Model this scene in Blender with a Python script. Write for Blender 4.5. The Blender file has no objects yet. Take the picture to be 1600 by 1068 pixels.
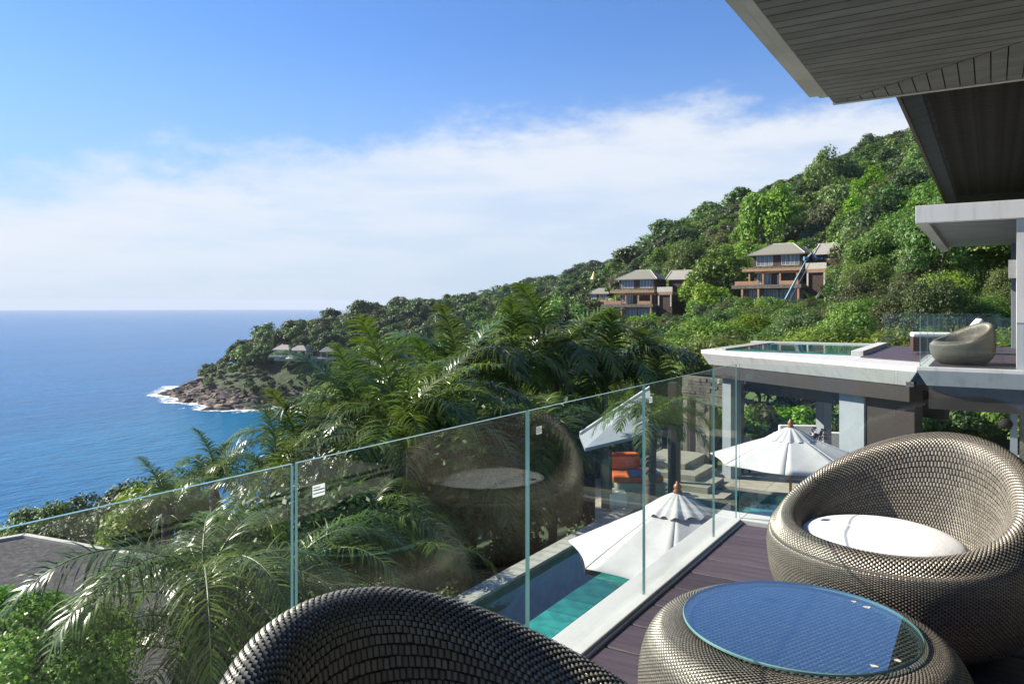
import bpy, math, random
import numpy as np
from mathutils import Vector, Matrix
random.seed(7); RNG = np.random.default_rng(7)
S = bpy.context.scene
COL = S.collection
R = math.radians
# ---------------------------------------------------------------- camera, sky, sun
YAW = R(32.0); CY, SY = math.cos(YAW), math.sin(YAW)
EYE = 1.5; F = 1200.0; HOR = 479.0
SEA = -50.0
cam_d = bpy.data.cameras.new('camera'); cam = bpy.data.objects.new('camera', cam_d); COL.objects.link(cam)
cam.location = (0, 0, EYE); cam.rotation_euler = (R(90), 0, YAW)
cam_d.sensor_width = 36; cam_d.lens = 27.0; cam_d.shift_y = -55/1600
cam_d.clip_start = 0.05; cam_d.clip_end = 200000
S.camera = cam
SUN_AZ = R(194); SUN_EL = R(33.2)
sun_dir = Vector((math.cos(SUN_AZ)*math.cos(SUN_EL), math.sin(SUN_AZ)*math.cos(SUN_EL), math.sin(SUN_EL)))
sun_d = bpy.data.lights.new('sun', 'SUN'); sun_d.energy = 5.0; sun_d.angle = R(0.53); sun_d.color = (1, .92, .79)
sun = bpy.data.objects.new('sun', sun_d); COL.objects.link(sun)
sun.rotation_euler = (-sun_dir).to_track_quat('-Z', 'Y').to_euler(); sun.location = (-20, -10, 40)
world = bpy.data.worlds.new('World'); S.world = world; world.use_nodes = True
S.view_settings.view_transform = 'Standard'; S.view_settings.look = 'None'; S.view_settings.gamma = 1
S.view_settings.exposure = 0.95
S.view_settings.use_curve_mapping = False
S.cycles.max_bounces = 10; S.cycles.transparent_max_bounces = 24; S.cycles.glossy_bounces = 4; S.cycles.diffuse_bounces = 3
S.cycles.transmission_bounces = 6; S.cycles.caustics_reflective = False; S.cycles.caustics_refractive = False
S.cycles.use_denoising = True; S.cycles.sample_clamp_indirect = 6; S.cycles.use_adaptive_sampling = True; S.cycles.adaptive_threshold = .012

class NT:
    def __init__(s, tree): s.t = tree; s.n = tree.nodes; s.l = tree.links
    def add(s, typ, **kw):
        nd = s.n.new(typ)
        for k, v in kw.items():
            if k.startswith('i_'):
                key = k[2:]; key = int(key) if key.isdigit() else key.replace('__', ' ')
                s.put(nd.inputs[key], v)
            else: setattr(nd, k, v)
        return nd
    def put(s, sock, v):
        if isinstance(v, bpy.types.NodeSocket): s.l.new(v, sock)
        else:
            if hasattr(sock, 'default_value'):
                try: sock.default_value = v
                except Exception: sock.default_value = (*v, 1) if len(v) == 3 else v
    def math(s, op, a, b=0.0, clamp=False):
        nd = s.n.new('ShaderNodeMath'); nd.operation = op; nd.use_clamp = clamp
        s.put(nd.inputs[0], a); s.put(nd.inputs[1], b); return nd.outputs[0]
    def mix(s, f, a, b):
        nd = s.n.new('ShaderNodeMix'); nd.data_type = 'RGBA'
        s.put(nd.inputs[0], f)
        for i, c in ((6, a), (7, b)):
            if isinstance(c, bpy.types.NodeSocket): s.l.new(c, nd.inputs[i])
            else: nd.inputs[i].default_value = (*c, 1)
        return nd.outputs[2]
    def noise(s, vec, scale, detail=3, rough=.55, **kw):
        nd = s.n.new('ShaderNodeTexNoise'); nd.inputs['Scale'].default_value = scale; nd.inputs['Detail'].default_value = detail
        nd.inputs['Roughness'].default_value = rough
        if vec is not None: s.l.new(vec, nd.inputs['Vector'])
        return nd.outputs[0]
    def ramp(s, f, pts):
        nd = s.n.new('ShaderNodeValToRGB'); cr = nd.color_ramp
        while len(cr.elements) < len(pts): cr.elements.new(.5)
        for e, (p, c) in zip(cr.elements, pts): e.position = p; e.color = (*c, 1) if len(c) == 3 else c
        s.put(nd.inputs[0], f); return nd.outputs[0]
    def mrange(s, v, a, b, c=0., d=1., smooth=True):
        nd = s.n.new('ShaderNodeMapRange'); nd.interpolation_type = 'SMOOTHSTEP' if smooth else 'LINEAR'
        s.put(nd.inputs[0], v)
        for i, x in enumerate((a, b, c, d)): nd.inputs[i+1].default_value = x
        return nd.outputs[0]
    def mapping(s, vec, scale=(1, 1, 1), rot=(0, 0, 0)):
        nd = s.n.new('ShaderNodeMapping'); s.l.new(vec, nd.inputs[0]); nd.inputs['Scale'].default_value = scale; nd.inputs['Rotation'].default_value = rot
        return nd.outputs[0]

def build_world():
    w = NT(world.node_tree); w.n.clear()
    out = w.add('ShaderNodeOutputWorld')
    sky = w.add('ShaderNodeTexSky', sky_type='NISHITA'); sky.sun_disc = False
    sky.sun_elevation = SUN_EL; sky.sun_rotation = math.pi/2 - SUN_AZ; sky.altitude = 50
    sky.air_density = 1.0; sky.dust_density = 0.1; sky.ozone_density = 2.2
    tc = w.add('ShaderNodeTexCoord')
    nrm = w.add('ShaderNodeVectorMath', operation='NORMALIZE'); w.l.new(tc.outputs['Generated'], nrm.inputs[0])
    d = nrm.outputs[0]
    sep = w.add('ShaderNodeSeparateXYZ'); w.l.new(d, sep.inputs[0])
    # front of the cloud sheet: a tilted great circle, ragged by noise
    e = w.math('ADD', sep.outputs[2], w.math('ADD', w.math('MULTIPLY', sep.outputs[0], .020), w.math('MULTIPLY', sep.outputs[1], -.266)))
    # streaks run along the cloud front
    m1 = w.mapping(d, (3.0, 3.0, 9.0), (R(6), R(8), 0))
    n1 = w.noise(m1, 1.7, 7, .62)
    m2 = w.mapping(d, (3, 3, 16), (R(7), R(10), 0))
    n2 = w.noise(m2, 1.5, 6, .6)
    n3 = w.noise(w.mapping(d, (1, 1, 1.8)), 13, 7, .66)
    edge = w.math('ADD', e, w.math('ADD', w.math('MULTIPLY', w.math('SUBTRACT', n1, .5), .16), w.math('MULTIPLY', w.math('SUBTRACT', n3, .5), .085)))
    cov = w.mrange(edge, -.04, .03, 1, 0)
    # the sheet thins towards the horizon
    thin = w.mrange(e, -.27, -.04, .34, 1.0)
    tex = w.mrange(n2, .3, .62, .62, 1)
    dens = w.math('MULTIPLY', w.math('MULTIPLY', cov, thin), tex, True)
    dens = w.math('MULTIPLY', dens, .94)
    hz = w.mrange(sep.outputs[2], -.02, .35, 1, 0)
    skyc = w.mix(1.0, (0, 0, 0), sky.outputs[0])
    tint = w.add('ShaderNodeMix', data_type='RGBA', blend_type='MULTIPLY'); tint.inputs[0].default_value = 1
    w.l.new(sky.outputs[0], tint.inputs[6]); tint.inputs[7].default_value = (.62, .86, 1.22, 1)
    c0 = w.mix(w.math('MULTIPLY', hz, .86), tint.outputs[2], (3.05, 3.9, 5.05))
    c1 = w.mix(dens, c0, (5.5, 5.85, 6.35))
    bg = w.add('ShaderNodeBackground'); bg.inputs[1].default_value = .080
    w.l.new(c1, bg.inputs[0]); w.l.new(bg.outputs[0], out.inputs[0])
build_world()

# ---------------------------------------------------------------- frames of reference
def W(X, D, z): return (CY*X - SY*D, SY*X + CY*D, z)            # metres right of / ahead of the terrace corner the viewer stands on
def at(px, D, z): return W((px-800)/F*D, D, z)                    # along a bearing
def pt(px, py, D): return W((px-800)/F*D, D, EYE-(py-HOR)/F*D)
def to_cam(x, y): return (CY*x + SY*y, -SY*x + CY*y)

# ---------------------------------------------------------------- materials
def base_mat(name):
    m = bpy.data.materials.new(name); m.use_nodes = True; t = NT(m.node_tree); t.n.clear()
    return m, t, t.add('ShaderNodeOutputMaterial')
def mk(name, col, col2=None, rough=.55, scale=4., bump=0., bscale=40., metal=0., spec=.5, stretch=(1, 1, 1), coords='Object', rand=0., ramp=(.35, .65), detail=4, coat=0., alpha=None):
    m, t, o = base_mat(name)
    tc = t.add('ShaderNodeTexCoord'); v = t.mapping(tc.outputs[coords], stretch)
    f = t.mrange(t.noise(v, scale, detail, .6), ramp[0], ramp[1])
    col2 = col2 or tuple(c*.78 for c in col)
    c = t.mix(f, col2, col)
    if rand:
        oi = t.add('ShaderNodeObjectInfo')
        hs = t.add('ShaderNodeHueSaturation'); t.l.new(c, hs.inputs['Color'])
        t.put(hs.inputs['Value'], t.mrange(oi.outputs['Random'], 0, 1, 1-rand, 1+rand, False)); c = hs.outputs[0]
    b = t.add('ShaderNodeBsdfPrincipled'); t.l.new(c, b.inputs['Base Color'])
    t.put(b.inputs['Roughness'], t.mrange(f, 0, 1, min(1, rough*1.15), rough*.9, False))
    b.inputs['Metallic'].default_value = metal; b.inputs['Specular IOR Level'].default_value = spec; b.inputs['Coat Weight'].default_value = coat
    if bump:
        bn = t.add('ShaderNodeBump'); bn.inputs['Strength'].default_value = bump; bn.inputs['Distance'].default_value = .02
        t.l.new(t.noise(v, bscale, 4, .65), bn.inputs['Height']); t.l.new(bn.outputs[0], b.inputs['Normal'])
    t.l.new(b.outputs[0], o.inputs[0]); return m
def leaf_mat(name, a, b_, rough=.5, trans=.3, spec=.4, yellow=None):
    m, t, o = base_mat(name)
    at_ = t.add('ShaderNodeAttribute', attribute_name='tint')
    oi = t.add('ShaderNodeObjectInfo')
    c = t.mix(at_.outputs['Fac'], a, b_)
    hs = t.add('ShaderNodeHueSaturation'); t.l.new(c, hs.inputs['Color'])
    t.put(hs.inputs['Value'], t.mrange(oi.outputs['Random'], 0, 1, .6, 1.5, False))
    t.put(hs.inputs['Hue'], t.mrange(t.math('FRACT', t.math('MULTIPLY', oi.outputs['Random'], 7.3)), 0, 1, .478, .522, False))
    t.put(hs.inputs['Saturation'], t.mrange(t.math('FRACT', t.math('MULTIPLY', oi.outputs['Random'], 13.7)), 0, 1, .78, 1.08, False))
    p = t.add('ShaderNodeBsdfPrincipled'); t.l.new(hs.outputs[0], p.inputs['Base Color']); p.inputs['Roughness'].default_value = rough
    p.inputs['Specular IOR Level'].default_value = spec
    tr = t.add('ShaderNodeBsdfTranslucent')
    t.l.new(hs.outputs[0] if name == 'white_sticker' else t.mix(.5, hs.outputs[0], (.12, .2, .02)), tr.inputs[0])
    mx = t.add('ShaderNodeMixShader'); mx.inputs[0].default_value = trans
    t.l.new(p.outputs[0], mx.inputs[1]); t.l.new(tr.outputs[0], mx.inputs[2]); t.l.new(mx.outputs[0], o.inputs[0]); return m
def glass_mat(name, tint=(.88, .95, .92), ior=1.5, gloss=(1, 1, 1), bump=0., rough=0.0, bscale=1.5, dirt=0.0, gain=1.0):
    m, t, o = base_mat(name)
    g = t.add('ShaderNodeNewGeometry')
    io = t.math('ADD', t.math('MULTIPLY', g.outputs['Backfacing'], 1/ior-ior), ior)
    fr = t.add('ShaderNodeFresnel'); t.l.new(io, fr.inputs[0])
    tr = t.add('ShaderNodeBsdfTransparent'); tr.inputs[0].default_value = (*tint, 1)
    gl = t.add('ShaderNodeBsdfGlossy'); gl.inputs[0].default_value = (*gloss, 1); gl.inputs['Roughness'].default_value = rough
    if bump:
        tc = t.add('ShaderNodeTexCoord')
        bn = t.add('ShaderNodeBump'); bn.inputs['Strength'].default_value = bump; bn.inputs['Distance'].default_value = .05
        t.l.new(t.noise(tc.outputs['Object'], bscale, 3), bn.inputs['Height']); t.l.new(bn.outputs[0], gl.inputs['Normal']); t.l.new(bn.outputs[0], fr.inputs['Normal'])
    mx = t.add('ShaderNodeMixShader'); t.put(mx.inputs[0], t.math('MULTIPLY', fr.outputs[0], gain, True)); t.l.new(tr.outputs[0], mx.inputs[1]); t.l.new(gl.outputs[0], mx.inputs[2])
    last = mx.outputs[0]
    if dirt:
        tc = t.add('ShaderNodeTexCoord')
        df = t.add('ShaderNodeBsdfDiffuse'); df.inputs[0].default_value = (.7, .72, .7, 1)
        m2 = t.add('ShaderNodeMixShader')
        t.put(m2.inputs[0], t.math('ADD', t.mrange(t.noise(tc.outputs['Object'], 2.2, 6, .7), .35, .8, dirt*.35, dirt*1.6), t.mrange(t.noise(tc.outputs['Object'], 70, 1, .5), .74, .80, 0, .16)))
        t.l.new(last, m2.inputs[1]); t.l.new(df.outputs[0], m2.inputs[2]); last = m2.outputs[0]
    t.l.new(last, o.inputs[0]); return m

def weave_mat():
    m, t, o = base_mat('woven_resin')
    a = t.add('ShaderNodeAttribute', attribute_name='tint')
    c = t.ramp(a.outputs['Fac'], [(0, (.020, .016, .012)), (.3, (.045, .038, .028)), (.42, (.155, .136, .104)), (1, (.32, .288, .23))])  # dark low end paints gap shade onto the under strands
    b = t.add('ShaderNodeBsdfPrincipled'); t.l.new(c, b.inputs['Base Color']); b.inputs['Roughness'].default_value = .37
    b.inputs['Metallic'].default_value = .25; b.inputs['Specular IOR Level'].default_value = .6
    t.l.new(b.outputs[0], o.inputs[0]); return m

def sea_mat():
    m, t, o = base_mat('sea_water')
    g = t.add('ShaderNodeNewGeometry'); pos = g.outputs['Position']
    v1 = t.mapping(pos, (1, .42, 1), (0, 0, R(-62)))
    big = t.noise(t.mapping(pos, (1, .25, 1), (0, 0, R(-55))), .012, 4, .6)
    n_a = t.noise(v1, .30, 5, .65); n_b = t.noise(v1, .9, 4, .6); n_c = t.noise(v1, .05, 3, .6)
    hgt = t.math('ADD', t.math('MULTIPLY', n_a, .55), t.math('ADD', t.math('MULTIPLY', n_b, .25), t.math('MULTIPLY', n_c, .9)))
    bn = t.add('ShaderNodeBump'); bn.inputs['Strength'].default_value = .9; bn.inputs['Distance'].default_value = 1.6; t.l.new(hgt, bn.inputs['Height'])
    # shallower, greener water close to the cove
    sp = t.add('ShaderNodeVectorMath', operation='DISTANCE'); t.l.new(pos, sp.inputs[0]); sp.inputs[1].default_value = W(-70, 330, SEA)
    near = t.mrange(sp.outputs['Value'], 20, 190, 1, 0)
    f = t.math('ADD', t.math('MULTIPLY', t.mrange(n_a, .36, .64), .65), t.math('MULTIPLY', t.mrange(big, .3, .7), .4))
    c = t.mix(f, (.000, .066, .185), (.002, .150, .350))
    c = t.mix(t.math('MULTIPLY', near, .5), c, (.003, .19, .29))
    b = t.add('ShaderNodeBsdfPrincipled'); t.l.new(c, b.inputs['Base Color']); b.inputs['Roughness'].default_value = .22; b.inputs['IOR'].default_value = 1.33; b.inputs['Specular IOR Level'].default_value = .36
    t.l.new(bn.outputs[0], b.inputs['Normal']); t.l.new(b.outputs[0], o.inputs[0]); return m

def foam_mat():
    m, t, o = base_mat('sea_foam')
    g = t.add('ShaderNodeNewGeometry')
    a = t.add('ShaderNodeAttribute', attribute_name='tint')
    n = t.noise(g.outputs['Position'], .22, 6, .7)
    f = t.mrange(t.math('ADD', a.outputs['Fac'], t.math('MULTIPLY', t.math('SUBTRACT', n, .5), 2.2)), .45, .75)
    d = t.add('ShaderNodeBsdfDiffuse'); d.inputs[0].default_value = (.8, .84, .86, 1)
    tr = t.add('ShaderNodeBsdfTransparent'); mx = t.add('ShaderNodeMixShader'); t.l.new(f, mx.inputs[0])
    t.l.new(tr.outputs[0], mx.inputs[1]); t.l.new(d.outputs[0], mx.inputs[2]); t.l.new(mx.outputs[0], o.inputs[0]); return m

def ground_mat():
    m, t, o = base_mat('hillside_ground')
    g = t.add('ShaderNodeNewGeometry'); pos = g.outputs['Position']
    sep = t.add('ShaderNodeSeparateXYZ'); t.l.new(pos, sep.inputs[0])
    n = t.noise(pos, .25, 6, .65); n2 = t.noise(pos, .045, 4, .6)
    green = t.mix(t.mrange(n, .35, .65), (.018, .032, .010), (.05, .075, .02))
    rock = t.mix(t.mrange(n, .35, .65), (.05, .038, .028), (.17, .125, .09))
    lvl = t.math('ADD', sep.outputs[2], t.math('MULTIPLY', t.math('SUBTRACT', n2, .5), 12))
    c = t.mix(t.mrange(lvl, SEA+4.5, SEA+8.5, 1, 0), green, rock)
    b = t.add('ShaderNodeBsdfPrincipled'); t.l.new(c, b.inputs['Base Color']); b.inputs['Roughness'].default_value = .9
    bn = t.add('ShaderNodeBump'); bn.inputs['Strength'].default_value = .8; bn.inputs['Distance'].default_value = .8; t.l.new(n, bn.inputs['Height'])
    t.l.new(bn.outputs[0], b.inputs['Normal']); t.l.new(b.outputs[0], o.inputs[0]); return m

M = dict(
    white=mk('white_render', (.60, .60, .58), (.47, .465, .44), .6, 1.6, .08, 30, ramp=(.25, .55), stretch=(3, 3, .3)),
    kerb=mk('white_kerb_stone', (.66, .655, .62), (.44, .43, .40), .5, 3.5, .1, 25, ramp=(.2, .55), stretch=(1, .35, 1)),
    soffit=mk('grey_soffit_board', (.125, .125, .115), (.10, .10, .092), .5, 6, .05, 60, rand=.10, stretch=(.3, 1, 1)),
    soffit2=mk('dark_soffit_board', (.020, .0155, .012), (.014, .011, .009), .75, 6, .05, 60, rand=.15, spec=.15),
    fascia=mk('painted_fascia', (.50, .48, .42), (.43, .41, .36), .45, 2.5, .03, 40),
    dark=mk('dark_joint', (.012, .012, .012), rough=.9),
    plank=mk('purple_brown_decking', (.105, .072, .084), (.070, .049, .060), .48, 3, .25, 60, stretch=(.8, 9, 1), rand=.3, coords='Object'),
    stone_floor=mk('pale_stone_floor', (.55, .53, .47), (.47, .45, .40), .4, 2),
    coping=mk('pool_coping_stone', (.44, .44, .38), (.27, .29, .23), .7, 5, .2, 40, rand=.15),
    terrace=mk('sandstone_paving', (.40, .37, .30), (.32, .30, .24), .75, 3, .2, 30, rand=.1),
    pooltile=mk('green_pool_tile', (.12, .36, .29), (.045, .19, .165), .4, 3.2, 0, rand=.5, coords='Object'),
    pooldeep=mk('deep_pool_tile', (.04, .20, .30), (.025, .13, .20), .4, 1.2),
    canvas=mk('white_canvas', (.58, .575, .555), (.52, .515, .495), .85, 3, .15, 90),
    cushion=mk('white_cushion_fabric', (.78, .775, .76), (.75, .745, .73), .9, 5, .12, 34),
    wood=mk('varnished_wood', (.34, .15, .06), (.22, .09, .035), .4, 8, .1, 40, stretch=(1, 1, .2)),
    darkwood=mk('dark_brown_timber', (.075, .045, .032), (.05, .03, .022), .5, 6, .1, 40, stretch=(1, 1, .2)),
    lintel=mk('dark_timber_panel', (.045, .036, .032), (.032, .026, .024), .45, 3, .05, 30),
    slate=mk('stacked_slate', (.22, .20, .16), (.10, .095, .08), .8, 3, .5, 20, rand=.35),
    blue_col=mk('blue_grey_column', (.31, .345, .375), (.27, .30, .33), .5, 2),
    orange=mk('orange_fabric', (.75, .15, .025), (.6, .10, .02), .85, 4, .2, 40),
    blue=mk('blue_towel', (.16, .25, .62), (.12, .19, .5), .9, 8, .4, 60),
    flatroof=mk('gravel_roof', (.085, .072, .075), (.045, .038, .042), .9, 9, .9, 45, detail=8, coords='Object'),
    rooftile=mk('grey_roof_shingle', (.235, .225, .175), (.185, .175, .135), .75, 5, .4, 30, stretch=(1, 1, 4)),
    rooftile2=mk('far_roof_tile', (.34, .31, .27), (.27, .25, .22), .8, 2),
    housewall=mk('brown_house_wall', (.075, .040, .026), (.05, .028, .018), .7, 2),
    tan=mk('tan_band', (.42, .235, .125), (.35, .19, .10), .7, 1.5),
    stonewall=mk('house_stone_wall', (.19, .15, .12), (.11, .09, .075), .85, 2.5, .4, 12),
    curtain=mk('curtained_window', (.28, .32, .36), (.06, .075, .09), .25, 3.0, stretch=(2.2, .2, .1)),
    trim=mk('pale_trim', (.66, .60, .50), rough=.6),
    cyan=mk('blue_boom_paint', (.10, .30, .40), (.08, .24, .33), .45, 2),
    rock=mk('granite_boulder', (.19, .14, .10), (.045, .036, .03), .85, .45, .9, 2.5, detail=8, rand=.3, coords='Object'),
    bark=mk('tree_bark', (.17, .145, .115), (.09, .075, .06), .9, 8, .6, 25, stretch=(1, 1, .3)),
    palebark=mk('pale_bark', (.42, .39, .33), (.28, .25, .2), .85, 6, .4, 25),
    palmtrunk=mk('palm_trunk', (.15, .12, .09), (.07, .058, .045), .9, 6, .8, 14, stretch=(.4, .4, 3)),
    rachis=mk('frond_rib', (.16, .19, .05), (.12, .14, .04), .45, 4),
    edge=mk('green_glass_edge', (.19, .36, .33), (.14, .27, .25), .15, 3),
    sticker=leaf_mat('white_sticker', (.5, .52, .52), (.5, .52, .52), .6, .5), ink=mk('sticker_ink', (.12, .16, .16), rough=.6),
    steel=mk('brushed_steel', (.5, .5, .5), rough=.35, metal=.9),
    shell=mk('dark_wicker_core', (.028, .022, .017), rough=.8),
    yellow=mk('golden_paint', (.8, .5, .05), rough=.4),
    grey=mk('grey_fabric', (.33, .33, .33), (.28, .28, .28), .85, 6),
    stain=mk('dried_splash', (.62, .58, .48), (.5, .46, .38), .9, 40, .4, 90),
    flower=mk('purple_flower', (.16, .06, .2), rough=.7),
    lawn=mk('mown_grass', (.10, .17, .03), (.07, .12, .02), .9, 8, .5, 60),
    weave=weave_mat(), sea=sea_mat(), foam=foam_mat(), ground=ground_mat(),
    glass=glass_mat('clear_glass', (.955, .985, .972), 1.52, dirt=.005, gain=.62),
    tableglass=glass_mat('table_glass', (.80, .88, .90), 1.6, gain=1.9),
    poolwater=glass_mat('pool_water', (.50, .92, .90), 1.33, bump=.06, bscale=1.2),
    leaf_a=leaf_mat('leaf_mid_green', (.048, .105, .010), (.14, .245, .024)),
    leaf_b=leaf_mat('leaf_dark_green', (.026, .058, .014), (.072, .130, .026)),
    leaf_c=leaf_mat('leaf_bright_green', (.085, .18, .010), (.22, .36, .022), trans=.40),
    leaf_y=leaf_mat('leaf_yellow_green', (.10, .17, .012), (.24, .32, .03), trans=.42),
    leaf_bush=leaf_mat('leaf_bush_green', (.11, .27, .008), (.22, .46, .018), .4, .5),
    leaf_d=leaf_mat('leaf_olive', (.06, .072, .018), (.13, .135, .03)),
    leaf_e=leaf_mat('casuarina_needle', (.045, .085, .03), (.085, .145, .045), trans=.2),
    banana=leaf_mat('banana_leaf', (.07, .12, .03), (.15, .21, .06), .35, .35, .6),
    palmleaf=leaf_mat('palm_leaflet', (.042, .080, .012), (.145, .215, .032), .30, .38, .5),
)

# ---------------------------------------------------------------- mesh helpers
def inset(poly, d):
    k = len(poly); out = []
    for i in range(k):
        p, a, b = Vector(poly[i]), Vector(poly[i-1]), Vector(poly[(i+1) % k])
        e1, e2 = (p-a).normalized(), (b-p).normalized(); n1, n2 = Vector((-e1.y, e1.x)), Vector((-e2.y, e2.x))
        m = (n1+n2); m = m/max(.3, m.dot(n1)); out.append((p.x+m.x*d, p.y+m.y*d))
    return out
class MB:
    def under(s, poly, z0, zm, z1, d, mi=0):
        'slab with an undercut edge: full outline between zm and z1, drawn in by d at z0'
        area = sum(poly[i][0]*poly[(i+1) % len(poly)][1]-poly[(i+1) % len(poly)][0]*poly[i][1] for i in range(len(poly)))
        if area < 0: poly = poly[::-1]
        q = inset(poly, d); n = len(s.v); k = len(poly)
        s.v += [(p[0], p[1], z0) for p in q]+[(p[0], p[1], zm) for p in poly]+[(p[0], p[1], z1) for p in poly]
        s.f += [tuple(range(n+k-1, n-1, -1)), tuple(range(n+2*k, n+3*k))]; s.m += [mi, mi]
        for l in (0, k):
            for i in range(k): j = (i+1) % k; s.f.append((n+l+i, n+l+j, n+l+k+j, n+l+k+i)); s.m.append(mi)
        return s
    def __init__(s): s.v = []; s.f = []; s.m = []
    def quad(s, pts, mi=0):
        n = len(s.v); s.v += [tuple(p) for p in pts]; s.f.append(tuple(range(n, n+len(pts)))); s.m.append(mi); return s
    def box(s, x0, x1, y0, y1, z0, z1, mi=0, mat=None, edge_mi=None):
        n = len(s.v)
        P = [(x0, y0, z0), (x1, y0, z0), (x1, y1, z0), (x0, y1, z0), (x0, y0, z1), (x1, y0, z1), (x1, y1, z1), (x0, y1, z1)]
        if mat is not None: P = [tuple(mat @ Vector(p)) for p in P]
        s.v += P
        for q in ((0, 3, 2, 1), (4, 5, 6, 7), (0, 1, 5, 4), (1, 2, 6, 5), (2, 3, 7, 6), (3, 0, 4, 7)):
            s.f.append(tuple(n+i for i in q)); s.m.append(mi)
        return s
    def prism(s, poly, z0, z1, mi=0, mi_top=None):
        n = len(s.v); k = len(poly)
        area = sum(poly[i][0]*poly[(i+1) % k][1]-poly[(i+1) % k][0]*poly[i][1] for i in range(k))
        if area < 0: poly = poly[::-1]
        s.v += [(p[0], p[1], z0) for p in poly] + [(p[0], p[1], z1) for p in poly]
        s.f.append(tuple(range(n+k-1, n-1, -1))); s.m.append(mi)
        s.f.append(tuple(range(n+k, n+2*k))); s.m.append(mi if mi_top is None else mi_top)
        for i in range(k):
            j = (i+1) % k; s.f.append((n+i, n+j, n+k+j, n+k+i)); s.m.append(mi)
        return s
    def tube(s, pts, rad, n=8, mi=0, cap=True):
        pts = [Vector(p) for p in pts]
        if not hasattr(rad, '__len__'): rad = [rad]*len(pts)
        b = len(s.v); up = Vector((0, 0, 1))
        for i, p in enumerate(pts):
            d = (pts[min(i+1, len(pts)-1)]-pts[max(i-1, 0)]).normalized()
            a = d.cross(up);
            if a.length < 1e-3: a = d.cross(Vector((1, 0, 0)))
            a.normalize(); c = a.cross(d).normalized()
            for k in range(n):
                t = 2*math.pi*k/n; s.v.append(tuple(p + rad[i]*(math.cos(t)*a + math.sin(t)*c)))
        for i in range(len(pts)-1):
            for k in range(n):
                k2 = (k+1) % n; s.f.append((b+i*n+k, b+i*n+k2, b+(i+1)*n+k2, b+(i+1)*n+k)); s.m.append(mi)
        if cap:
            s.f.append(tuple(b+k for k in range(n))[::-1]); s.m.append(mi)
            e = b+(len(pts)-1)*n; s.f.append(tuple(e+k for k in range(n))); s.m.append(mi)
        return s
    def lathe(s, prof, n=32, mi=0, c=(0, 0, 0)):
        b = len(s.v)
        for r, z in prof:
            for k in range(n):
                t = 2*math.pi*k/n; s.v.append((c[0]+r*math.cos(t), c[1]+r*math.sin(t), c[2]+z))
        for i in range(len(prof)-1):
            for k in range(n):
                k2 = (k+1) % n; s.f.append((b+i*n+k, b+i*n+k2, b+(i+1)*n+k2, b+(i+1)*n+k)); s.m.append(mi)
        return s
    def mesh(s, name, mats, smooth=False):
        me = bpy.data.meshes.new(name); me.from_pydata(s.v, [], s.f)
        for m in (mats if isinstance(mats, (list, tuple)) else [mats]): me.materials.append(m)
        me.polygons.foreach_set('material_index', s.m)
        if smooth: me.polygons.foreach_set('use_smooth', [True]*len(s.f))
        me.update(); return me
def link(name, me, parent=None, loc=None, rz=None):
    o = bpy.data.objects.new(name, me); COL.objects.link(o)
    if parent: o.parent = parent
    if loc is not None: o.location = loc
    if rz is not None: o.rotation_euler = (0, 0, rz)
    return o
def part(name, mb, mats, parent=None, smooth=False, bevel=0, kind=None, label=None):
    o = link(name, mb.mesh(name, mats, smooth), parent)
    if bevel:
        b = o.modifiers.new('bevel', 'BEVEL'); b.width = bevel; b.segments = 2; b.limit_method = 'ANGLE'
    if kind: o['kind'] = kind
    if label: o['label'] = label
    return o
def thing(name, label, cat, loc=(0, 0, 0), rz=0, group=None):
    o = link(name, None, None, loc, rz); o['label'] = label; o['category'] = cat
    if group: o['group'] = group
    return o
def tag(o, label, cat, group=None):
    o['label'] = label; o['category'] = cat
    if group: o['group'] = group
    return o
def struct(name, mb, mats, label=None, smooth=False, bevel=0):
    o = part(name, mb, mats, None, smooth, bevel); o['kind'] = 'structure'
    if label: o['label'] = label
    return o
def copy_tree(o, parent=None):
    c = o.copy(); COL.objects.link(c)
    if parent: c.parent = parent
    for ch in list(o.children): copy_tree(ch, c)
    return c
def np_mesh(name, verts, quads, mats, smooth=False, tint=None, mi=None):
    me = bpy.data.meshes.new(name); nv = len(verts); nq = len(quads)
    me.vertices.add(nv); me.vertices.foreach_set('co', np.asarray(verts, np.float32).ravel())
    me.loops.add(nq*4); me.loops.foreach_set('vertex_index', np.asarray(quads, np.int32).ravel())
    me.polygons.add(nq); me.polygons.foreach_set('loop_start', np.arange(0, nq*4, 4, dtype=np.int32))
    if smooth: me.polygons.foreach_set('use_smooth', np.ones(nq, bool))
    for m in (mats if isinstance(mats, (list, tuple)) else [mats]): me.materials.append(m)
    if mi is not None: me.polygons.foreach_set('material_index', np.asarray(mi, np.int32))
    if tint is not None:
        a = me.attributes.new('tint', 'FLOAT', 'POINT'); a.data.foreach_set('value', np.asarray(tint, np.float32))
    me.update(calc_edges=True); return me
def fbm(p, seed, scale, octv=4):
    """cheap smooth noise from rotated sine sums, p (N,3)"""
    r = np.random.default_rng(seed); out = np.zeros(len(p)); amp = 1.
    for k in range(octv):
        for j in range(3):
            d = r.normal(size=p.shape[1]); d /= np.linalg.norm(d)
            out += amp*np.sin((p @ d)*scale*(2**k)*r.uniform(.8, 1.25) + r.uniform(0, 6.28))
        amp *= .52
    return out/3

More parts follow.
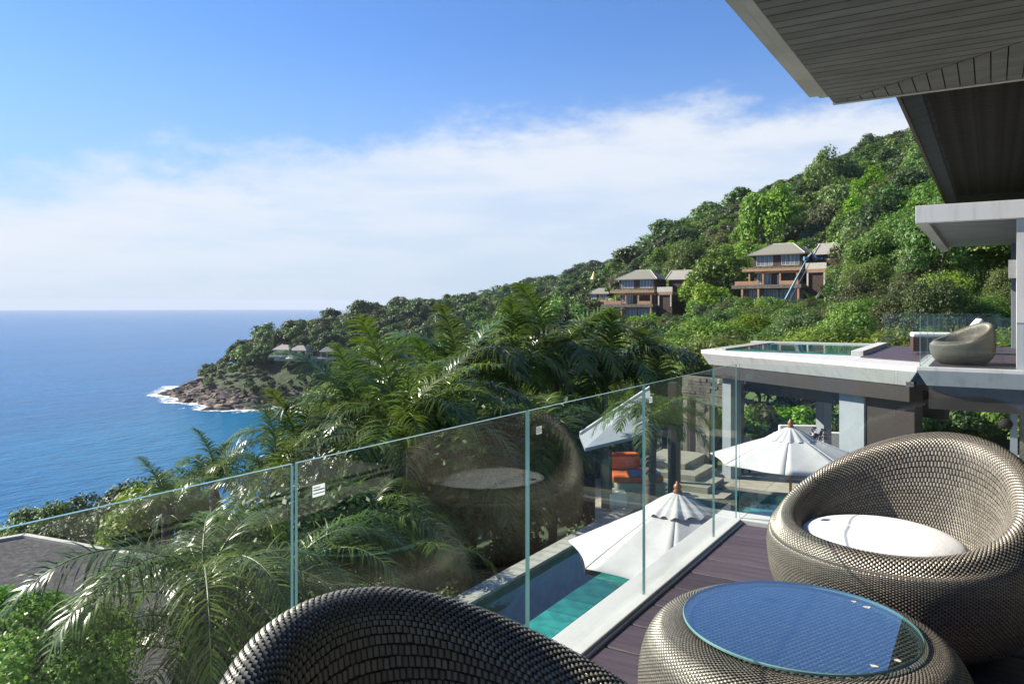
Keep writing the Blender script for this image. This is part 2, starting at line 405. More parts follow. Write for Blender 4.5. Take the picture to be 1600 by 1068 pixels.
# ================================================================= TERRAIN
CP = np.array([
 (0,5,-6.2),(-3,10,-6.8),(5,15,-6),(8,25,-5.5),(12,20,-5.2),(-8,12,-10),(-12,25,-15),(-6,6,-8),(0,25,-7.5),(3,35,-9),(-20,20,-19),(-30,40,-29),(-40,30,-33),
 (-50,80,-44),(-64,150,-51),(-90,60,-60),(-100,150,-64),(-60,20,-48),(-60,250,-52),(-112,396,-49.8),(-97,330,-58),(-144,384,-50.5),(-172,409,-50.6),(-212,462,-51.5),
 (-260,520,-64),(-200,600,-53),(-150,345,-64),(-200,350,-68),(-300,500,-74),(-300,300,-74),(-130,760,-50),(-260,440,-68),(-230,400,-66),
 (-160,480,-28),(-139,520,-20),(-112,540,-16),(-75,560,-7),(0,600,3),(41,620,16),(83,620,20),(-180,470,-40),(-192,458,-45),(-118,430,-31),(-140,415,-42),(-125,403,-46),
 (-67,380,-35),(-25,300,-38),(0,250,-36),(12.5,300,-13),(-20,420,-24),(-45,300,-50),(-30,200,-42),(-15,120,-30),
 (31.7,200,-10),(56,165,-1),(53.7,230,4),(41.7,250,2),(73,220,8),(92,230,19),(122.7,230,35),(172,230,56),(60,330,20),(110,330,42),(200,330,78),
 (20,60,-7),(13,80,-11),(35,70,-3),(37.5,60,-1),(59.6,130,3),(81,150,12),(10,130,-16),(45,40,0),(60,60,7),(100,100,22),(30,25,-3),(150,150,45),(25,40,-4.5),(18,32,-5.5),
 (250,600,90),(100,800,40),(-20,-20,-8),(20,-20,-5),(-40,-10,-30),(60,-20,5),(40,10,-1)], float)
def rbf_setup():
    P = CP[:, :2]/100; n = len(P)
    d = np.linalg.norm(P[:, None]-P[None], axis=2)
    K = np.where(d > 0, d*d*np.log(d+1e-9), 0) + np.eye(n)*.004
    A = np.zeros((n+3, n+3)); A[:n, :n] = K; A[:n, n] = 1; A[:n, n+1:] = P; A[n, :n] = 1; A[n+1:, :n] = P.T
    return np.linalg.solve(A, np.r_[CP[:, 2], 0, 0, 0])
RW = rbf_setup()
def ground(X, D):
    X = np.atleast_1d(np.asarray(X, float)); D = np.atleast_1d(np.asarray(D, float)); out = np.zeros(X.shape)
    P = CP[:, :2]/100
    q = np.stack([X.ravel()/100, D.ravel()/100], 1)
    res = np.empty(len(q))
    for i in range(0, len(q), 8192):
        b = q[i:i+8192]; d = np.linalg.norm(b[:, None]-P[None], axis=2)
        res[i:i+8192] = np.where(d > 0, d*d*np.log(d+1e-9), 0) @ RW[:-3] + RW[-3] + b @ RW[-2:]
    far = np.clip((q[:, 1]-.4)/2, 0, 1)
    res += far*1.6*fbm(q, 3, 14, 3)
    return np.clip(res, -62, 104).reshape(X.shape)
def terrain():
    ang = np.radians(np.linspace(-100, 100, 300)); rad = np.geomspace(4, 1000, 190)
    A, Q = np.meshgrid(ang, rad, indexing='ij'); X = Q*np.sin(A); D = Q*np.cos(A)
    z = ground(X, D)
    x, y = CY*X-SY*D, SY*X+CY*D
    # levelled plot under the villa terraces
    inside = (x > -9.5) & (x < 12) & (y > -20) & (y < 30)
    z = np.where(inside, np.minimum(z, -5.2), z)
    na, nr = A.shape
    v = np.stack([x, y, z], -1).reshape(-1, 3)
    i = np.arange(na-1)[:, None]*nr + np.arange(nr-1)[None]
    q = np.stack([i, i+nr, i+nr+1, i+1], -1).reshape(-1, 4)
    q = q[:, ::-1]
    o = link('hillside', np_mesh('hillside', v, q, M['ground'], True)); o['kind'] = 'structure'
    o['label'] = 'steep green hillside falling to the sea with bare brown rock along the shore'
terrain()
def sea():
    ang = np.radians(np.linspace(-180, 180, 97)); rad = np.geomspace(30, 13500, 60)
    A, Q = np.meshgrid(ang, rad, indexing='ij'); x, y = Q*np.cos(A), Q*np.sin(A)
    v = np.stack([x, y, np.full_like(x, SEA)], -1).reshape(-1, 3); nr = len(rad)
    i = np.arange(len(ang)-1)[:, None]*nr + np.arange(nr-1)[None]
    q = np.stack([i, i+1, i+nr+1, i+nr], -1).reshape(-1, 4)
    o = link('sea', np_mesh('sea', v, q[:, ::-1], M['sea'], True)); o['kind'] = 'structure'; o['label'] = 'deep blue open sea with small ripples out to the horizon'
sea()
def foam():
    gx = np.arange(-250, -60, 2.0); gd = np.arange(360, 500, 2.0)
    X, D = np.meshgrid(gx, gd, indexing='ij'); g = ground(X, D)-SEA
    x, y = CY*X-SY*D, SY*X+CY*D
    v = np.stack([x, y, np.full_like(x, SEA+.12)], -1).reshape(-1, 3)
    tint = np.clip(1-(-g)/5.5, 0, 1).ravel()
    n = len(gd); i = (np.arange(len(gx)-1)[:, None]*n + np.arange(n-1)[None])
    q = np.stack([i, i+n, i+n+1, i+1], -1).reshape(-1, 4)
    gg = g.ravel()[q]; keep = (gg.max(1) > -7) & (gg.min(1) < 1.5)
    o = link('sea_foam', np_mesh('sea_foam', v, q[keep], M['foam'], True, tint)); o['kind'] = 'stuff'; o['label'] = 'white surf breaking round the rocks of the headland'; o['category'] = 'surf'
foam()

# ================================================================= DECK, KERB, GLASS BALUSTRADE
GX, GY = -1.515, 5.40                     # planes of the long and the front glass run
def deck():
    base = struct('deck_floor', MB().box(-1.46, 1.2, -2.5, 5.35, -.30, -.055), M['dark'], 'dark deck of wide purple-brown boards')
    mb = MB().box(-1.32, 1.32, -.1345, .1345, -.05, 0); me = mb.mesh('plank', M['plank'])
    y = 5.345-.14
    while y > -2.3:
        o = link('plank', me, base, (-.14, y, 0)); b = o.modifiers.new('bevel', 'BEVEL'); b.width = .004; b.segments = 1
        o.rotation_euler = (0, 0, 0); y -= .281
    k = MB().box(-1.665, -1.478, -2.5, 5.55, -.34, .026); k.box(-1.478, 1.2, 5.362, 5.55, -.34, .026)
    k.box(-1.476, -1.462, -2.5, 5.36, -.1, .012)
    struct('deck_kerb', k, M['kerb'], 'white stone kerb along the deck edge under the glass', bevel=.006)
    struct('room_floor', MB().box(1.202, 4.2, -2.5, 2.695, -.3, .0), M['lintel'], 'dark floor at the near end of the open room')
    fl = struct('stone_floor', MB().box(1.202, 4.2, 2.7, 5.55, -.3, .002), M['stone_floor'], 'pale stone floor inside the open room')
    part('floor_strip', MB().box(1.55, 1.62, 2.7, 5.5, .0025, .012).box(1.72, 1.78, 2.7, 5.5, .0025, .012), M['dark'], fl)  # two dark strips along the pale floor
    struct('deck_slab', MB().box(-1.6, 4.2, -2.5, 5.5, -.9, -.345), M['white'], 'concrete slab carrying the deck')
deck()
def sticker(parent, p, ax, n, w=.044, h=.031):
    """small printed maker's label stuck on a pane"""
    ax = Vector(ax); n = Vector(n); p = Vector(p); z = Vector((0, 0, 1))
    def rect(u0, u1, v0, v1, d): return [p+ax*u+z*v+n*d for u, v in ((u0, v0), (u1, v0), (u1, v1), (u0, v1))]
    mb = MB().quad(rect(0, w, 0, h, .001), 0)
    for v0, v1, u0, u1 in ((.25, .33, .05, .95), (.52, .62, .05, .95), (.75, .82, .05, .6)): mb.quad(rect(w*u0, w*u1, h*v0, h*v1, .002), 1)
    part('sticker', mb, [M['sticker'], M['ink']], parent)
def balustrade():
    t = 0.005
    def pane(root, a, b, along, z1=1.10, st=True):
        n = MB()
        if along == 'y': n.box(GX-t, GX+t, a, b, -.2, z1)
        else: n.box(a, b, GY-t, GY+t, -.2, z1)
        big = (3, 5) if along == 'y' else (2, 4)
        n.m = [0 if i in big else 1 for i in range(6)]
        o = part('glass_pane', n, [M['glass'], M['edge']], root)
        if st:
            if along == 'y': sticker(o, (GX+t, a+.05, z1-.10), (0, 1, 0), (1, 0, 0))
            else: sticker(o, (a+.05, GY-t, z1-.10), (1, 0, 0), (0, -1, 0))
    r1 = thing('glass_balustrade', 'long run of frameless glass panes along the sea side of the deck', 'glass railing', (0, 0, 0))
    s = [-2.0, .207, 1.372, 2.537, 3.702, 4.866, GY-.014]
    for i in range(6):
        pane(r1, s[i]+.007, s[i+1]-.007, 'y', st=i > 0)
    r2 = thing('glass_balustrade', 'short run of frameless glass panes across the far end of the deck', 'glass railing', (0, 0, 0))
    s = [GX+.012, -.514, .62, 1.76]
    for i in range(3): pane(r2, s[i]+.006, s[i+1]-.006, 'x')
balustrade()

# ================================================================= ROOF OVER THE DECK
def roof():
    r = thing('roof_overhang', 'grey boarded roof overhang with pale fascia jutting over the deck', 'roof', (0, 0, 0))
    x0, y1, z, k = -.99, 6.06, 3.0, .74
    part('roof_slab', MB().prism([(x0, -4), (6, -4), (6, y1), (x0, y1)], z+.03, z+.42), M['dark'], r)
    w = .105; gap = .009; y = y1
    while y > -2.5:
        ya, yb = y-w+gap, y
        xa = min(6, x0+(y1-ya)/k-.004); xb = min(6, x0+(y1-yb)/k-.004)
        if xb - x0 > .02 or xa-x0 > .05:
            part('soffit_board', MB().prism([(x0, ya), (xa, ya), (max(xb, x0+.001), yb), (x0, yb)], z, z+.026), M['soffit'], r)
        y -= w
    x = x0+.02; w = .088
    while x < 4.0:
        xa, xb = x, x+w-gap*.8
        part('soffit_board', MB().prism([(xa, y1-(xa-x0)*k+.004), (xb, y1-(xb-x0)*k+.004), (xb, y1), (xa, y1)], z-.001, z+.025), M['soffit'], r)
        x += w
    part('fascia', MB().box(-1.065, x0-.012, -4, 5.93, z+.015, z+.40).box(-1.135, -1.069, -4, 5.93, z+.03, z+.42), M['fascia'], r, bevel=.004)
    part('front_fascia', MB().box(x0-.008, 6, y1+.003, y1+.05, z-.004, z+.40), M['fascia'], r)
    # room wall that carries the roof, right of the deck
    wl = thing('house_wall', 'dark timber wall of the house beside the deck carrying the roof', 'wall', (0, 0, 0))
    part('wall', MB().box(4.2, 4.4, -4, 5.5, -.9, 3.02), M['lintel'], wl)  # dark colour stands for the room's shade in the glass reflections
roof()

# ================================================================= WOVEN FURNITURE
def spline(ctrl, v):
    """Catmull-Rom through ctrl (N,K,2) at v in 0..1 (N,)"""
    K = ctrl.shape[1]; s = np.clip(v, 0, .99999)*(K-1); i = s.astype(int); f = (s-i)[:, None]; n = np.arange(len(v))
    p0 = ctrl[n, np.clip(i-1, 0, K-1)]; p1 = ctrl[n, i]; p2 = ctrl[n, np.clip(i+1, 0, K-1)]; p3 = ctrl[n, np.clip(i+2, 0, K-1)]
    return .5*((2*p1)+(-p0+p2)*f+(2*p0-5*p1+4*p2-p3)*f*f+(-p0+3*p1-3*p2+p3)*f**3)
def chair_profile(u):
    th = 2*np.pi*u; k = .5+.5*np.cos(th); k = k**1.7
    h = .475+.385*k
    z = np.zeros_like(k); o = np.ones_like(k)
    rows = [(.37*o, 0*o), (.485*o, .075*o), (.565*o, .20*o), (.59*o, .33*o), (.585*o+.01*k, .33+(h-.33)*.52), (.565*o+.005*k, h-.055), (.52*o+.01*k, h-.005), (.465*o+.02*k, h-.01),
            (.425*o+.025*k, h-.07), (.395*o+.025*k, .33+(h-.33)*.52), (.37*o, .33+(h-.33)*.16), (.31*o, .30*o), (.2*o, .28*o)]
    return np.stack([np.stack(a, -1) for a in rows], 1)
def table_profile(u):
    o = np.ones_like(u)
    rows = [(.36, 0), (.45, .06), (.505, .16), (.515, .26), (.495, .36), (.45, .425), (.40, .445), (.365, .446), (.345, .440)]
    return np.stack([np.stack([a*o, b*o], -1) for a, b in rows], 1)
def surf(prof, u, v, remap):
    vv = np.interp(v, remap[0], remap[1]); c = spline(prof(u), vv); th = 2*np.pi*u
    return np.stack([c[:, 0]*np.cos(th), c[:, 0]*np.sin(th), c[:, 1]], -1)
def arc_remap(prof):
    t = np.linspace(0, 1, 400); c = spline(prof(np.full(400, .25)), t); L = np.r_[0, np.cumsum(np.linalg.norm(np.diff(c, axis=0), axis=1))]
    return (L/L[-1], t), L[-1]
def weave(name, prof, nu, nv, seed):
    remap, L = arc_remap(prof)
    rng = np.random.default_rng(seed)
    I, J = np.meshgrid(np.arange(nu), np.arange(nv), indexing='ij'); I = I.ravel(); J = J.ravel()
    allv, allq, allt = [], [], []; off = 0
    tw = rng.uniform(0, 1, nv); ta = rng.uniform(0, 1, nu)
    for typ in (0, 1):
        s = (I+J) % 2 == typ; ii, jj = I[s]+.5, J[s]+.5; n = len(ii)
        along = np.array([-.98, -.52, .52, .98]); hs = np.array([-.0040, .0026, .0026, -.0040]) if typ == 0 else np.array([-.0038, -.0006, -.0006, -.0038])
        across = np.array([-.41, .41]) if typ == 0 else np.array([-.33, .33])
        P = []
        jit = rng.normal(0, .03, (n, 2))
        for a, h in zip(along, hs):
            for b in across:
                uu = (ii + jit[:, 0] + (a if typ == 0 else b))/nu; vv = (jj + jit[:, 1] + (b if typ == 0 else a))/nv
                vv = np.clip(vv, 0, 1); uu = np.mod(uu, 1)
                p = surf(prof, uu, vv, remap); e = 1e-3
                du = surf(prof, np.mod(uu+e, 1), vv, remap)-p; v2 = np.clip(vv+e, 0, 1); v1 = np.clip(vv-e, 0, 1)
                dv = surf(prof, uu, v2, remap)-surf(prof, uu, v1, remap)
                nn = np.cross(du, dv); nn /= np.linalg.norm(nn, axis=1)[:, None]+1e-12
                P.append(p+nn*h)
        P = np.stack(P, 1)                     # n, 8, 3
        b0 = off+np.arange(n)[:, None]*8
        q = np.concatenate([np.stack([b0[:, 0]+2*k, b0[:, 0]+2*k+1, b0[:, 0]+2*k+3, b0[:, 0]+2*k+2], -1) for k in range(3)])
        allv.append(P.reshape(-1, 3)); allq.append(q); off += n*8
        t = .42+.3*tw[J[s]]+rng.uniform(0, .28, n) if typ == 0 else .15*ta[I[s]]+rng.uniform(0, .15, n); allt.append(np.repeat(t, 8))  # over strands tinted light, under strands dark: shade of the gaps in colour
    wm = np_mesh(name, np.concatenate(allv), np.concatenate(allq), M['weave'], True, np.concatenate(allt))
    # dark core behind the strands
    a, b = 72, 48; U, V = np.meshgrid(np.arange(a)/a, np.linspace(0, 1, b), indexing='ij')
    p = surf(prof, U.ravel(), V.ravel(), remap); e = 1e-3
    du = surf(prof, np.mod(U.ravel()+e, 1), V.ravel(), remap)-p
    dv = surf(prof, U.ravel(), np.clip(V.ravel()+e, 0, 1), remap)-surf(prof, U.ravel(), np.clip(V.ravel()-e, 0, 1), remap)
    nn = np.cross(du, dv); nn /= np.linalg.norm(nn, axis=1)[:, None]+1e-12; p = p-nn*.005
    i = (np.arange(a)[:, None]*b+np.arange(b-1)[None]); i2 = (((np.arange(a)+1) % a)[:, None]*b+np.arange(b-1)[None])
    q = np.stack([i, i2, i2+1, i+1], -1).reshape(-1, 4)
    cm = np_mesh(name+'_core', p, q, M['shell'], True)
    return wm, cm
def cushion_mesh(r=.365, th=.105, seed=1):
    n = 96; rg = np.random.default_rng(seed); ph = rg.uniform(0, 6.28, 8)
    fr = [0.0005, .2, .4, .58, .72, .82, .9, .95, .985, 1.0]
    prof = [(f*r, -th*.5*(1-f**6)**.5) for f in fr]+[(r, 0)]+[(f*r, th*.5*(1-f**6)**.5+.014*(1-f*f)) for f in fr[::-1]]
    v = []
    for r_, z in prof:
        for k in range(n):
            t = 2*math.pi*k/n; w = (r_/r)**8
            wr = sum(math.sin(t*f+ph[i]) for i, f in enumerate((17, 23, 31, 40)))*.0016*w
            dz = .005*math.sin(2*t+ph[5])*(r_/r)*(1-r_/r) + .0025*math.sin(3*t+ph[6]+r_*18)*(1-w)
            v.append(((r_+wr)*math.cos(t), (r_+wr)*math.sin(t)*.97, z+dz))
    m = len(prof)
    q = [(i*n+k, i*n+(k+1) % n, (i+1)*n+(k+1) % n, (i+1)*n+k) for i in range(m-1) for k in range(n)]
    return np_mesh('cushion', v, q, M['cushion'], True)
CH_W, CH_C = weave('weave', chair_profile, 330, 138, 3)
def ball_chair(loc, back_dir, label, group='woven ball chairs'):
    t = thing('ball_chair', label, 'chair', loc, back_dir, group)
    w = link('weave', CH_W, t); w['kind'] = 'stuff'
    link('core', CH_C, t)
    f = MB().lathe([(.36, 0), (.38, .002), (.38, .03), (.34, .035)], 40); part('base_ring', f, M['shell'], t, True)
    return t
CU = cushion_mesh()
def put_cushion(loc, rot, label):
    o = link('seat_cushion', CU, None, loc); o.rotation_euler = rot; tag(o, label, 'cushion', 'white seat cushions'); return o
ball_chair((-.358, 3.985, .005), R(65), 'bronze woven ball chair with a white cushion beyond the glass table')
put_cushion((-.44, 3.935, .40), (R(1.5), R(1), 0), 'round white seat cushion lying in the woven chair beyond the table')
ball_chair((-.733, 1.21, .005), R(185), 'woven ball chair turned away, its dark high back nearest the sea side glass')
put_cushion((-.72, 1.21, .39), (0, 0, R(40)), 'white seat cushion down inside the woven chair turned away from the sea')
def table():
    t = thing('coffee_table', 'low drum shaped woven table with a round glass top', 'table', (-.54, 2.635, .005))
    wm, cm = weave('weave_table', table_profile, 280, 108, 8)
    w = link('weave', wm, t); w['kind'] = 'stuff'; link('core', cm, t)
    V, Q, T = [], [], []; st = .0125; rg = np.random.default_rng(3); n = int(.352/st)
    for i in range(-n, n+1):
        for j in range(-n, n+1):
            x, y = i*st, j*st
            if math.hypot(x, y) > .352: continue
            o = (i+j) % 2 == 0; a, b = (st*.95, st*.40) if o else (st*.34, st*.95); z0, z1 = (.4415, .4460) if o else (.4408, .4432); k0 = len(V); tv = .5+rg.uniform(0, .5) if o else rg.uniform(0, .25)  # crossing strands tinted dark so the gap shade is in the colour
            for u, zz in ((-1, z0), (-.4, z1), (.4, z1), (1, z0)):
                for w_ in (-1, 1): V.append((x+a*u, y+b*w_, zz) if o else (x+a*w_, y+b*u, zz)); T.append(tv)
            for u in range(3): q = [k0+2*u, k0+2*u+1, k0+2*u+3, k0+2*u+2]; Q.append(q[::-1] if o else q)
    wt = link('woven_top', np_mesh('woven_top', np.array(V), np.array(Q), M['weave'], True, T), t, None, R(20)); wt['kind'] = 'stuff'
    part('core_top', MB().lathe([(.001, .4405), (.356, .4405)], 48), M['shell'], t)
    g = MB().lathe([(0.001, .4565), (.366, .4565)], 96, 0)
    g.lathe([(.366, .4565), (.3685, .459), (.3685, .464), (.366, .4665)], 96, 1); g.lathe([(.366, .4665), (0.001, .4665)], 96, 0)
    gt = part('glass_top', g, [M['tableglass'], M['edge']], t, False)
    for k, (x, y, s) in enumerate(((.255, .16, .011), (.28, .11, .013), (.10, -.32, .011), (.185, -.285, .011))):
        x, y = CY*x-SY*y, SY*x+CY*y
        mb = MB(); n = 11; rr = [s*random.uniform(.6, 1.25) for _ in range(n)]
        top = [(x+rr[i]*math.cos(2*math.pi*i/n), y+rr[i]*.8*math.sin(2*math.pi*i/n)) for i in range(n)]
        mb.prism(top, .4667, .4676); part('splash_mark', mb, M['stain'], gt)
table()

# ================================================================= POOL TERRACE BELOW
ZT = -3.30                                # terrace level, ZW water level
ZW = -3.46
PX0, PX1, PY0, PY1 = -7.25, -3.95, 1.0, 20.3
def pool():
    p = struct('pool_basin', MB().box(PX0-.02, PX0, PY0, PY1, -5.2, ZT-.12).box(PX1, PX1+.02, PY0, PY1, -5.2, ZT-.04).box(PX0, PX1, PY1, PY1+.02, -5.2, ZT-.04), M['pooltile'], 'long pool lined with green stone tiles')
    part('pool_floor', MB().box(PX0, -6.43, PY0, PY1, -5.3, -5.0), M['pooldeep'], p)
    # tiled ledge on the house side
    s = .62; y = PY0+.31
    row = 0
    tile = MB().box(-.305, .305, -.30, .30, -.06, 0).mesh('tile', M['pooltile'])
    while y < PY1-.3:
        x = -6.42+.31
        while x < PX1-.2:
            o = link('tile', tile, p, (x, y, -3.64+random.uniform(-.008, .008))); x += .62
        y += .61
    part('ledge', MB().box(-6.42, PX1, PY0, PY1, -5.2, -3.72), M['pooldeep'], p)
    w = struct('pool_water', MB().quad([(PX0, PY0, ZW), (PX1, PY0, ZW), (PX1, PY1, ZW), (PX0, PY1, ZW)]), M['poolwater'], 'still blue-green water of the long pool')
    c = struct('pool_coping', MB().box(-7.62, -7.27, PY0, 17.6, -5.5, ZT-.10), M['coping'], 'pale stone coping along the outer edge of the pool')
    cs = MB().box(-.185, .185, -.297, .297, 0, .045).mesh('coping_stone', M['coping'])
    y = PY0+.3
    while y < 17.6: link('coping_stone', cs, c, (-7.445, y, ZT-.098)); y += .6
    te = struct('terrace', MB().prism([(PX1+.02, PY0-4), (9, PY0-4), (9, 30), (-6.9, 30), (-6.9, 20.5), (PX1+.02, 20.5)], -5.4, ZT-.03), M['terrace'], 'sandstone terrace beside and behind the long pool')
    pv = MB().box(-.445, .445, -.29, .29, 0, .028).mesh('paver', M['terrace'])
    for j in range(14):
        for i in range(5):
            x, y = -6.4+i*.9, 20.8+j*.59
            link('paver', pv, te, (x, y, ZT-.03))
pool()

def umbrella(loc, rz, label, tilt=(0, 0), H=2.30, dr=.66):
    u = thing('parasol', label, 'parasol', loc, rz, 'white parasols by the pool'); u.rotation_euler = (tilt[0], tilt[1], rz)
    Rr = 1.45
    n = 8
    for k in range(n):
        a0, a1 = 2*math.pi*k/n, 2*math.pi*(k+1)/n; mb = MB(); nr, na = 9, 8
        for i in range(nr+1):
            f = i/nr
            for j in range(na+1):
                g = j/na; a = a0+(a1-a0)*g; edge = 1-4*(g-.5)**2
                # straight chord between ribs, scalloped hem
                rr = Rr*f*math.cos(math.pi/n)/math.cos(a-(a0+a1)/2)*(1-.045*edge*f*f)
                zz = H-dr*(f**1.12) - .035*edge*f*(1-f*.4) + .004*math.sin(9*g+k)*f
                wr = .003*math.sin(j*1.3+k)*max(0, f-.75)*2*(1-edge)
                mb.v.append((rr*math.cos(a), rr*math.sin(a), zz+wr))
        for i in range(nr):
            for j in range(na):
                b = i*(na+1)+j; mb.f.append((b, b+na+1, b+na+2, b+1)); mb.m.append(0)
        o = part('canopy_panel', mb, M['canvas'], u, True)
        sd = o.modifiers.new('solid', 'SOLIDIFY'); sd.thickness = .004
        rb = MB().tube([(0.04*math.cos(a0), .04*math.sin(a0), H-.03), (Rr*.97*math.cos(a0), Rr*.97*math.sin(a0), H-dr-.03)], .011, 6)
        part('rib', rb, M['wood'], u)
    vc = MB(); m = 64
    for i in range(7):
        f = i/6
        for k in range(m):
            a = 2*math.pi*k/m; r_ = .03+.40*f*(1+.05*math.cos(a*n)*f); z = H+.085-.23*f**1.25 + .022*f*math.sin(a*16+1.3*math.sin(3*a))
            vc.v.append((r_*math.cos(a), r_*math.sin(a), z))
    for i in range(6):
        for k in range(m): k2 = (k+1) % m; vc.f.append((i*m+k, (i+1)*m+k, (i+1)*m+k2, i*m+k2)); vc.m.append(0)
    part('vent_cap', vc, M['canvas'], u, True)
    part('finial', MB().lathe([(.0, .0), (.055, .0), (.06, .025), (.038, .045), (.055, .075), (.045, .105), (.022, .12), (.026, .14), (.0, .155)], 14, 0, (0, 0, H+.08)), M['wood'], u, True)
    part('pole', MB().tube([(0, 0, .05), (0, 0, H+.06)], .024, 12), M['wood'], u, True)
    part('base', MB().lathe([(0, .09), (.06, .09), (.07, .07), (.26, .055), (.28, .03), (.28, 0), (0, 0)], 28), M['dark'], u, True)
    return u
umbrella((-3.47, 9.62, ZT), R(16), 'white canvas parasol right below the deck, nearest the sea side glass')
umbrella((-3.12, 14.6, ZT), R(8), 'white canvas parasol farther along the pool near the dining pavilion', H=2.52, dr=.50)

def steps():
    s = thing('stone_steps', 'pale stone steps rising from the end of the pool', 'steps', (0, 0, 0))
    for k, (x0, x1, y0, y1, z) in enumerate(((-7.2, -5.75, 19.0, 20.25, -3.36), (-7.65, -6.25, 19.6, 21.0, -3.20), (-8.1, -6.75, 20.1, 21.8, -3.04), (-8.6, -7.25, 20.7, 22.6, -2.88))):
        part('step', MB().box(x0, x1, y0, y1, z-.16, z).box(x0+.03, x1-.03, y0+.04, y1, -5.2, z-.162), M['terrace'], s, bevel=.01)
steps()

# ================================================================= PAVILION WITH ROOF POOL
def pavilion():
    P0, P1 = (-7.06, 21.5), (-1.30, 17.62)
    b = thing('pool_pavilion', 'flat roofed dining pavilion with a glassy pool on its white roof slab', 'pavilion', (0, 0, 0))
    ZR = .27
    part('roof_slab', MB().under([P0, P1, (-1.30, 26.6), (-6.75, 26.6)], ZR-.42, ZR-.10, ZR, .20), M['white'], b, bevel=.006)
    part('roof_kerb', MB().box(-3.0, -2.72, 20.9, 26.2, ZR+.003, ZR+.13).box(-6.9, -3.0, 26.2, 26.5, ZR+.003, ZR+.07), M['white'], b, bevel=.01)
    part('pool_rim', MB().prism([(-6.75, 21.75), (-6.35, 21.5), (-6.15, 26.2), (-6.62, 26.2)], ZR+.003, ZR+.05), M['coping'], b)
    wt = part('roof_pool', MB().prism([(-6.34, 21.45), (-3.01, 20.95), (-3.01, 26.18), (-6.14, 26.18)], ZR+.004, ZR+.012), M['pooltile'], b)
    part('water', MB().quad([(-6.34, 21.45, ZR+.035), (-3.01, 20.95, ZR+.035), (-3.01, 26.18, ZR+.035), (-6.14, 26.18, ZR+.035)]), M['poolwater'], wt)
    part('roof_deck', MB().prism([(-2.7, 20.2), (-1.3, 19.2), (-1.3, 26.4), (-2.7, 26.4)], ZR+.003, ZR+.02), M['plank'], b)
    # skewed frame of the front
    e = Vector((P1[0]-P0[0], P1[1]-P0[1])).normalized(); nrm = Vector((-e.y, e.x))
    T = Matrix(((e.x, nrm.x, 0, P0[0]), (e.y, nrm.y, 0, P0[1]), (0, 0, 1, 0), (0, 0, 0, 1)))
    zc = ZR-.40
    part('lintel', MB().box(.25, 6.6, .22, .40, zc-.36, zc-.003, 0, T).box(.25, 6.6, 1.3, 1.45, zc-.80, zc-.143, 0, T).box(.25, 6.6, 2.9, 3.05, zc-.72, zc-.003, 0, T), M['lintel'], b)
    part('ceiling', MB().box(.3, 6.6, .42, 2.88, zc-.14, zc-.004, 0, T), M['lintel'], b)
    part('column', MB().box(.42, .78, .42, .78, ZT-.03, zc-.145, 0, T), M['blue_col'], b)
    part('column', MB().box(.95, 1.25, 3.4, 3.7, ZT-.03, zc-.2, 0, T), M['blue_col'], b)
    part('column', MB().box(4.55, 5.25, .45, .80, ZT-.03, zc-.145, 0, T), M['blue_col'], b)
    part('wall', MB().box(5.27, 6.5, .5, .75, ZT-.03, zc-.145, 0, T), M['lintel'], b)
pavilion()
def stone_wall():
    w = thing('stone_pier', 'stacked slate wall at the sea end of the dining pavilion', 'wall', (0, 0, 0))
    # long face along the pool axis direction, facing the viewer
    a = Vector(at(1066, 23.6, 0)); c = Vector(at(1150, 21.9, 0)); e = (c-a); L = e.length; e.normalize(); n = Vector((e.y, -e.x, 0))
    if n.y > 0: n = -n
    T = Matrix(((e.x, n.x, 0, a.x), (e.y, n.y, 0, a.y), (0, 0, 1, 0), (0, 0, 0, 1)))
    holes = [(.18, .52, -3.3, -1.25), (1.05, 1.55, -3.3, -1.45)]
    mb = MB()
    for x0, x1, z0, z1 in ((0, .18, -3.3, 0), (.52, 1.05, -3.3, 0), (1.55, L, -3.3, 0), (.18, .52, -1.25, 0), (1.05, 1.55, -1.45, 0)):
        mb.box(x0, x1, -.35, -.03, z0, z1-.62 if z1 == 0 else z1, 0, T)
    part('wall', mb, M['slate'], w)
    z = -3.3; meshes = []
    st = MB()
    while z < -.7:
        h = random.uniform(.07, .13); x = 0
        while x < L-.05:
            l = min(random.uniform(.18, .5), L-x)
            if not any(x+l > hx0 and x < hx1 and z < hz1 for hx0, hx1, hz0, hz1 in holes):
                st.box(x+.004, x+l-.004, -.03, random.uniform(-.01, .035), z+.004, z+h-.004, 0, T)
            x += l
        z += h
    o = part('stone', st, M['slate'], w); o['kind'] = 'stuff'
    part('frame', MB().box(.20, .26, -.3, -.05, -3.3, -1.27, 0, T).box(1.07, 1.13, -.3, -.05, -3.3, -1.47, 0, T), M['darkwood'], w)
stone_wall()
